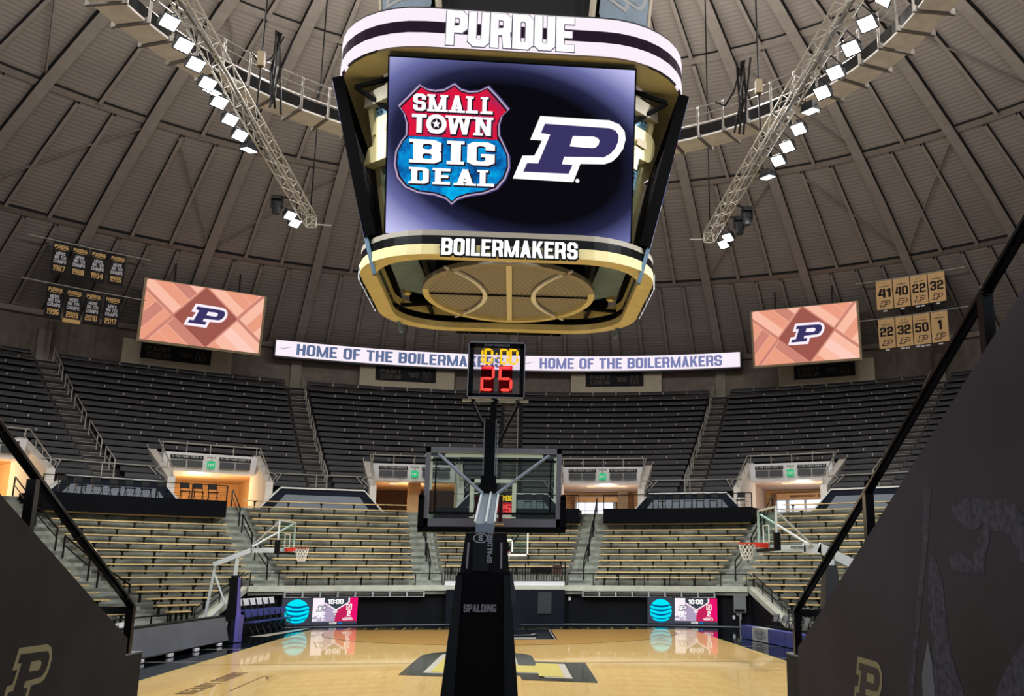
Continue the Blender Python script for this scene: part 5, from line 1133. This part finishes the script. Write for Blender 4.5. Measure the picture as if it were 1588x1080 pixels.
# ------------------------------------------------------------------ far main basket
t = T('basketball_stand', 'distant basketball hoop at the far baseline, partly hidden by the black stand', 'basketball stand', (0, 15.6, 0)); Y = 13.1
b = MB(); b.box((0, Y, 3.435), (1.74, .012, .98), 'glass'); b.build('glass', t); b = MB()
for x0, x1, z0, z1 in ((-.915, .915, 3.90, 3.97), (-.915, .915, 2.90, 2.97), (-.915, -.86, 2.9, 3.97), (.86, .915, 2.9, 3.97), (-.31, .31, 3.50, 3.56), (-.31, -.25, 3.05, 3.55), (.25, .31, 3.05, 3.55)): b.box(((x0+x1)/2, Y-.01, (z0+z1)/2), (x1-x0, .04, z1-z0), 'white')
b.build('backboard_frame', t)
b = MB()
for i in range(16): a, c = 2*pi*i/16, 2*pi*(i+1)/16; b.tube((.228*cos(a), Y-.4+.228*sin(a), 3.05), (.228*cos(c), Y-.4+.228*sin(c), 3.05), .012, 'orange')
rim = b.build('rim', t); net(0, Y-.4, .225, rim)
b = MB(); b.tube((.1, Y+.1, 3.4), (.1, Y+1.9, 2.3), .06, 'black'); b.tube((.5, Y+.06, 3.7), (.1, Y+.9, 3.1), .03, 'black'); b.tube((-.5, Y+.06, 3.7), (.1, Y+.9, 3.1), .03, 'black'); b.build('arm', t)
b = MB(); b.hexa([(-.4, Y+1.6, 0), (.72, Y+1.6, 0), (.72, Y+2.8, 0), (-.4, Y+2.8, 0)], [(-.3, Y+1.9, 2.3), (.3, Y+1.9, 2.3), (.3, Y+2.5, 2.3), (-.3, Y+2.5, 2.3)], 'wall_pad'); b.hexa([(.3, Y+1.5, 0), (.72, Y+1.5, 0), (.72, Y+1.6, 0), (.3, Y+1.6, 0)], [(.4, Y+1.5, 1.1), (.66, Y+1.5, 1.1), (.66, Y+1.6, 1.1), (.4, Y+1.6, 1.1)], 'wall_pad'); b.build('tower_pad', t)
b = MB(); b.box((-.05, Y, 4.95), (.76, .1, .92), 'black'); b.beam((-.05, Y+.1, 4.6), (0, Y+1.0, 3.2), .1, .1, 'black'); b.build('shot_clock_box', t)
f = plane((-.05, Y-.06, 4.93), (1, 0, 0), (0, 0, 1)); m = MB(); m.rect(-.32, -.42, .32, .08, f, 'led_glow', .005); m.text('10:00', 0, .25, .6, .22, f, 'led_yellow', .01, .03); m.text('25', 0, -.17, .46, .34, f, 'led_digit', .01, .02); m.build('shot_clock_face', t)

# ------------------------------------------------------------------ side practice baskets
def side_hoop(t, bx, by, yaw_, sgn, arm):
    # local frame: u towards the rim, w along the board
    ca, sa = cos(yaw_), sin(yaw_); L = lambda u, w, z: V(bx+sgn*(u*ca)-w*sa*sgn*0-w*sa, by+u*sa*sgn*0+u*sa+w*ca, z)
    b = MB(); b.hexa([L(0, -.87, 2.95), L(.015, -.87, 2.95), L(.015, .87, 2.95), L(0, .87, 2.95)], [L(0, -.87, 3.93), L(.015, -.87, 3.93), L(.015, .87, 3.93), L(0, .87, 3.93)], 'glass'); b.build('glass', t)
    b = MB()
    for w0, w1, z in ((-.915, .915, 3.95), (-.915, .915, 2.92)): b.beam(L(0, w0, z), L(0, w1, z), .05, .05, 'white_metal')
    for w in (-.9, .9): b.beam(L(0, w, 2.9), L(0, w, 3.97), .05, .05, 'white_metal', up=(1, 0, 0))
    b.build('backboard_frame', t)
    b = MB()
    for p, q in (((-.28, 3.07), (-.28, 3.52)), ((.28, 3.07), (.28, 3.52)), ((-.28, 3.52), (.28, 3.52)), ((-.28, 3.07), (.28, 3.07))): b.tube(L(.03, p[0], p[1]), L(.03, q[0], q[1]), .022, 'white', 4)
    b.build('target_marking', t)
    b = MB(); b.hexa([L(-.06, -.97, 2.85), L(.06, -.97, 2.85), L(.06, .97, 2.85), L(-.06, .97, 2.85)], [L(-.06, -.97, 2.93), L(.06, -.97, 2.93), L(.06, .97, 2.93), L(-.06, .97, 2.93)], 'black')
    b.hexa([L(-.08, -.99, 2.85), L(.08, -.99, 2.85), L(.08, -.89, 2.85), L(-.08, -.89, 2.85)], [L(-.08, -.99, 3.3), L(.08, -.99, 3.3), L(.08, -.89, 3.3), L(-.08, -.89, 3.3)], 'black'); b.build('edge_pad', t)
    b = MB(); n = 18; cc = L(.55, 0, 3.05)
    for i in range(n): a, c = 2*pi*i/n, 2*pi*(i+1)/n; b.tube(cc+V(.228*cos(a), .228*sin(a), 0), cc+V(.228*cos(c), .228*sin(c), 0), .014, 'orange')
    b.beam(L(0, 0, 3.0), L(.34, 0, 3.02), .2, .12, 'orange'); rim = b.build('rim', t); net(cc.x, cc.y, .225, rim)
    return L
t = T('practice_hoop', 'white practice basketball hoop at left with long white jointed arm', 'basketball hoop', (-9.3, 7.6, 0))
L = side_hoop(t, -7.35, 7.9, rad(-4), 1, 1)
b = MB(); b.beam(L(-.05, 0, 2.98), L(-1.15, 0, 2.98), .14, .15, 'white_metal'); b.beam(L(-1.1, 0, 3.0), L(-2.35, 0, 2.5), .14, .15, 'white_metal'); b.build('arm', t)
for w in (-.8, .8): MB().tube(L(-.03, w, 3.9), L(-1.15, w*.1, 3.1), .03, 'white_metal').build('strut', t)
for (u0, z0, u1, z1, r) in ((-1.58, 2.78, -1.62, 1.9, .07), (-2.3, 2.5, -2.5, .55, .05), (-2.28, 2.15, -1.85, 1.2, .035), (-1.85, 1.25, -2.3, .75, .035)): MB().tube(L(u0, 0, z0), L(u1, 0, z1), r, 'white_metal').build('leg', t)
MB().hexa([L(-1.78, -.1, .6), L(-1.45, -.1, .6), L(-1.45, .35, .6), L(-1.78, .35, .6)], [L(-1.7, -.1, 2.15), L(-1.5, -.1, 2.15), L(-1.5, .2, 2.15), L(-1.7, .2, 2.15)], 'black').build('mast_pad', t)
b = MB(); b.hexa([L(-1.44, -.1, .0), L(-1.32, -.1, 0), L(-1.32, .3, 0), L(-1.44, .3, 0)], [L(-1.44, -.1, .85), L(-1.3, -.1, .85), L(-1.3, .3, .85), L(-1.44, .3, .85)], 'purple_pad'); b.hexa([L(-1.44, -.05, .85), L(-1.38, -.05, .85), L(-1.38, .22, .85), L(-1.44, .22, .85)], [L(-1.49, -.03, 2.1), L(-1.46, -.03, 2.1), L(-1.46, .1, 2.1), L(-1.49, .1, 2.1)], 'purple_pad'); b.build('front_pad', t)
b = MB(); b.hexa([L(-2.9, -.45, .02), L(-1.45, -.45, .02), L(-1.45, .5, .02), L(-2.9, .5, .02)], [L(-2.9, -.45, .72), L(-1.45, -.45, .72), L(-1.45, .5, .72), L(-2.9, .5, .72)], 'black')
fq = plane(L(-1.66, -.46, .4), L(1, 0, 0)-L(0, 0, 0), (0, 0, 1)); b.rect(-.13, -.02, .1, .27, fq, 'off_white', .01); b.rect(-.07, .04, .04, .2, fq, 'black', .015); b.rect(-.12, -.14, .1, -.06, fq, 'grey_light', .01); b.build('base', t)
t = T('practice_hoop', 'white practice basketball hoop at right with thick white cranked arm', 'basketball hoop', (9.3, -.6, 0))
L = side_hoop(t, 6.95, -1.1, rad(0), -1, 1)
b = MB(); b.beam(L(-.05, 0, 2.93), L(-1.0, 0, 2.92), .16, .18, 'white_metal'); b.beam(L(-.95, 0, 2.94), L(-1.42, 0, 2.92), .16, .25, 'white_metal'); b.beam(L(-1.36, 0, 2.96), L(-2.35, 0, 2.5), .16, .25, 'white_metal')
fq = plane(L(-.75, -.1, 2.95), (1, 0, 0), (0, 0, 1)); b.text('WOOD SHED', 0, 0, .34, .06, fq, 'black', .02, .01); b.build('arm', t)
for w in (-.8, .8): MB().tube(L(-.03, w, 3.85), L(-1.2, w*.1, 3.0), .03, 'white_metal').build('strut', t)
b = MB(); b.hexa([L(-1.5, -.08, 2.5), L(-1.75, -.08, 2.5), L(-1.75, .08, 2.5), L(-1.5, .08, 2.5)], [L(-1.6, -.08, 2.95), L(-1.8, -.08, 2.95), L(-1.8, .08, 2.95), L(-1.6, .08, 2.95)], 'white_metal'); b.tube(L(-2.3, 0, 2.5), L(-2.36, 0, 2.1), .05, 'white_metal'); b.build('joint', t)
b = MB(); b.hexa([L(-1.35, -.2, 0), L(-2.1, -.2, 0), L(-2.1, .4, 0), L(-1.35, .4, 0)], [L(-1.5, -.15, 2.5), L(-1.8, -.15, 2.5), L(-1.8, .2, 2.5), L(-1.5, .2, 2.5)], 'grey_dark'); b.build('mast_pad', t)
b = MB(); b.box((9.4, -.9, .3), (1.8, 1.2, .6), 'black'); b.build('base', t)

# ------------------------------------------------------------------ courtside furniture
t = T('led_table', 'long slanted switched off LED table along the left sideline', 'LED table', (-9.35, 4, 0))
b = MB(); b.hexa([(-9.95, -2.2, .0), (-9.32, -2.2, .10), (-8.78, 7.3, .10), (-9.4, 7.3, 0)], [(-9.95, -2.2, .86), (-9.5, -2.2, .88), (-8.96, 7.3, .88), (-9.4, 7.3, .86)], 'black'); b.build('cabinet', t)
b = MB(); b.quad((-9.29, -2.1, .12), (-8.755, 7.15, .12), (-8.92, 7.15, .84), (-9.46, -2.1, .84), 'screen_off'); b.build('screen', t)
for i in range(5): q = (i+.5)/5; MB().box((-9.3+.54*q, -2.2+9.5*q, .04), (.12, .25, .08), 'off_white').build('foot', t)
t = T('padded_barrier', 'blue padded press barrier with a white sponsor panel on the right sideline', 'barrier', (8.9, 6.5, 0)); q0, q1 = V(8.6, 9.2, 0), V(9.2, 3.0, 0)
def seg(a, c, mt, name, par, th=.3, h=.44):
    A, B = q0.lerp(q1, a), q0.lerp(q1, c); b = MB(); b.hexa([A, B, B+V(th, 0, 0), A+V(th, 0, 0)], [A+V(0, 0, h), B+V(0, 0, h), B+V(th, 0, h), A+V(th, 0, h)], mt); return b.build(name, par)
seg(0, .19, 'blue_pad', 'pad', t); seg(.19, .44, 'grey_light', 'sponsor_panel', t); seg(.445, .68, 'blue_pad', 'pad', t); seg(.685, 1, 'blue_pad', 'pad', t)
A = q0.lerp(q1, .315)+V(-.012, 0, .23); fq = plane(A, (q1-q0), (0, 0, 1)); b = MB(); n = 20
for i in range(n): a, c = 2*pi*i/n, 2*pi*(i+1)/n; b.poly([(.58*cos(a), .17*sin(a)), (.58*cos(c), .17*sin(c)), (.53*cos(c), .15*sin(c)), (.53*cos(a), .15*sin(a))], fq, 'grey', .0)
b.text('BANK', 0, .03, .8, .16, fq, 'grey', .0, .03); b.text('& TRUST', 0, -.11, .6, .06, fq, 'grey', 0, .01); b.build('sponsor_lettering', t)
bc = chair_proto('court_chair', '', 'black', 'grey', 'black')
for i in range(6): put(bc, (9.4+.1*i, 8.0-i*.9, 0), 78, 'black padded court chair behind the blue barrier, %s from the far end' % ['first', 'second', 'third', 'fourth', 'fifth', 'sixth'][i], 'court chairs at right')
# left ball racks / team chairs
wc = chair_proto('court_chair', '', 'blue_pad', 'off_white', 'black')
for i in range(7): put(wc, (-9.95+.1*i, 12.2+i*.6, .38), -72, 'blue and white court chair on the upper riser at left, %s from the near end' % ['first', 'second', 'third', 'fourth', 'fifth', 'sixth', 'seventh'][i], 'blue and white court chairs on the left riser')
nc = chair_proto('court_chair', '', 'blue_pad', 'blue_pad', 'black')
for i in range(7): put(nc, (-9.25+.07*i, 11.9+i*.62, 0), -72, 'blue court chair on the floor at left, %s from the near end' % ['first', 'second', 'third', 'fourth', 'fifth', 'sixth', 'seventh'][i], 'blue court chairs on the floor at left')
b = MB(); b.hexa([(-10.3, 11.8, 0), (-9.62, 11.8, 0), (-9.0, 16.2, 0), (-9.7, 16.2, 0)], [(-10.3, 11.8, .36), (-9.62, 11.8, .36), (-9.0, 16.2, .36), (-9.7, 16.2, .36)], 'black'); b.build('chair_riser', label='black riser under the blue and white chairs at left', cat='riser')
b = MB(); b.quad((-9.0, 10.6, .005), (-8.4, 10.6, .005), (-7.8, 15.6, .005), (-8.1, 15.6, .005), 'court_white'); b.build('floor_stripe', floor)
# low guard rails behind the sidelines
for s_, nm, y0, y1 in ((-1, 'left', 2.0, 6.5), (1, 'right', 6.0, 9.6)):
    t = T('guardrail', 'low black guardrail at the foot of the %s stands' % nm, 'guardrail', (s_*11, (y0+y1)/2, 0)); X = s_*10.9
    for z in (.55, .95): MB().tube((X, y0, z), (X-s_*.4, y1, z), .025, 'black').build('rail', t)
    for i in range(5): q = i/4; MB().tube((X-s_*.4*q, y0+(y1-y0)*q, 0), (X-s_*.4*q, y0+(y1-y0)*q, .95), .025, 'black').build('post', t)
ch = chair_proto('plastic_chair', '', 'white', 'white', 'grey')
for i in range(3): put(ch, (-10.45, 2.6+i*.65, 0), -80, 'white plastic chair behind the black rail at lower left, %s' % ['nearest', 'middle', 'farthest'][i], 'white plastic chairs at lower left')

# ------------------------------------------------------------------ tunnel walls and handrails
def tunnel(sx, nm):
    X = sx*2.0; TH = .3*sx
    sl = .432 if sx < 0 else .486; ye = -20.0 if sx < 0 else -20.38; ze = 1.945 if sx < 0 else 1.90
    pts = [(ye, 0), (ye, ze)]
    top = [(ye-6.2*1, ze+sl*6.2)]
    side = [(ye, -.6), (ye, ze), (ye-7, ze+sl*7), (ye-7, -.6)]
    b = MB(); N = 4
    b.add([(X, y, z) for y, z in side]+[(X+TH, y, z) for y, z in side], [(0, 1, 2, 3), (7, 6, 5, 4)]+[(i, i+N, (i+1) % N+N, (i+1) % N) for i in range(N)], 'tunnel_wall' if sx < 0 else 'tunnel_wall2')
    w = b.build('wall_%s' % nm, kind='structure', label='scuffed black tunnel wall with sloping top, %s of the camera' % nm)
    # end block with pale ledge
    b = MB(); yb = ye+.26; b.hexa([(X-.0*sx, ye, -.6), (X+TH, ye, -.6), (X+TH, yb, -.6), (X, yb, -.6)], [(X, ye, 1.845), (X+TH, ye, 1.845), (X+TH, yb, 1.845), (X, yb, 1.845)], 'tunnel_wall'); b.hexa([(X, ye, 1.845), (X+TH, ye, 1.845), (X+TH, yb, 1.845), (X, yb, 1.845)], [(X, ye, 1.853), (X+TH, ye, 1.853), (X+TH, yb, 1.853), (X, yb, 1.853)], 'grey_light'); b.build('end_block', w)
    b = MB()
    if sx < 0:
        f = plane((X+.001, -21.2, 1.86), (0, 1, 0), (0, 0, 1)); b.plogo(0, 0, .26, f, 'logo_gold', 'tunnel_wall', 'logo_gold', .0005)
    else:
        f = plane((X-.001, -21.53, 1.82), (0, -1, 0), (0, 0, 1)); b.plogo(0, 0, .235, f, 'logo_gold', 'logo_grey', 'logo_gold', .0005)
    b.build('wall_logo', w, label='gold outlined P on the black tunnel wall')
    t = T('handrail', 'black tube handrail on the sloping %s tunnel wall' % nm, 'handrail', (X, ye, ze)); XR = X+.03*sx
    b = MB(); up = .19 if sx < 0 else .22
    if sx < 0: pl = [(XR, -19.92, 2.13), (XR, -20.04, 2.19), (XR, -20.79, 2.53), (XR, -21.71, 2.965), (XR, -26.5, 5.1)]
    else: pl = [(XR, -20.27, 2.10), (XR, -20.38, 2.16), (XR, -21.6, 2.735), (XR, -22.95, 3.385), (XR, -26.5, 5.08)]
    b.path(pl, .024, 'black_gloss', 10)
    for p in pl[1:-1]: b.tube(V(*p)-V(0, .012, 0), V(*p)+V(0, .012, 0), .0245, 'black_gloss', 10)
    b.build('top_rail', t)
    posts = [(-19.92, 1.85, 2.13), (-21.34, 2.48, 2.77)] if sx < 0 else [(-20.28, 1.85, 2.10), (-21.6, 2.42, 2.73), (-22.93, 3.08, 3.37)]
    for y, z0, z1 in posts: MB().box((XR, y, (z0+z1)/2), (.044, .044, z1-z0), 'black_gloss').build('post', t)
    b = MB(); zr = 2.105 if sx < 0 else 2.1; cl = .9 if sx < 0 else .52; b.box((XR+sx*cl/2, posts[0][0]+.0, zr), (cl, .04, .045), 'black_gloss'); b.build('cross_rail', t)
    return w
wl = tunnel(-1, 'left'); wr = tunnel(1, 'right')
f = lambda y, z, d=0: V(1.9992-d*.15, y, z)
b = MB()
b.poly([(-22.57, 2.61), (-22.67, 2.62), (-22.84, 2.62), (-22.88, 2.6), (-22.86, 2.55), (-22.83, 2.52), (-22.76, 2.5), (-22.7, 2.51), (-22.64, 2.54), (-22.59, 2.58)], f, 'art', 0.003)
b.poly([(-22.83, 2.52), (-22.88, 2.6), (-22.94, 2.61), (-22.91, 2.55), (-22.87, 2.46), (-22.83, 2.41), (-22.81, 2.34), (-22.67, 2.34), (-22.54, 2.36), (-22.53, 2.42), (-22.63, 2.42), (-22.71, 2.39), (-22.77, 2.44)], f, 'art', 0.002)
b.poly([(-22.88, 2.6), (-23.01, 2.6), (-23.09, 2.57), (-23.14, 2.51), (-23.15, 2.43), (-23.14, 2.39), (-23.08, 2.38), (-23.05, 2.44), (-23.0, 2.48), (-22.94, 2.49), (-22.88, 2.49)], f, 'art', 0.0025)
b.poly([(-22.34, 2.41), (-22.39, 2.42), (-22.45, 2.32), (-22.47, 2.09), (-22.51, 1.98), (-22.59, 1.87), (-22.31, 1.83), (-22.31, 2.06), (-22.3, 2.24)], f, 'art', 0.002)
b.poly([(-22.27, 2.07), (-22.3, 1.98), (-22.31, 1.83), (-22.18, 1.82), (-22.19, 1.93)], f, 'art_pale', 0.003)
b.poly([(-23.1, 2.15), (-22.96, 2.06), (-22.86, 1.97), (-22.79, 1.89), (-23.14, 1.94)], f, 'art', 0.002)
b.poly([(-22.33, 2.69), (-22.41, 2.69), (-22.33, 2.45), (-22.21, 2.16), (-22.07, 1.8), (-22.0, 1.79), (-22.16, 2.15), (-22.28, 2.45)], f, 'art', 0.001)
b.build('worn_artwork', wr, label='worn grey artwork peeling off the tunnel wall')
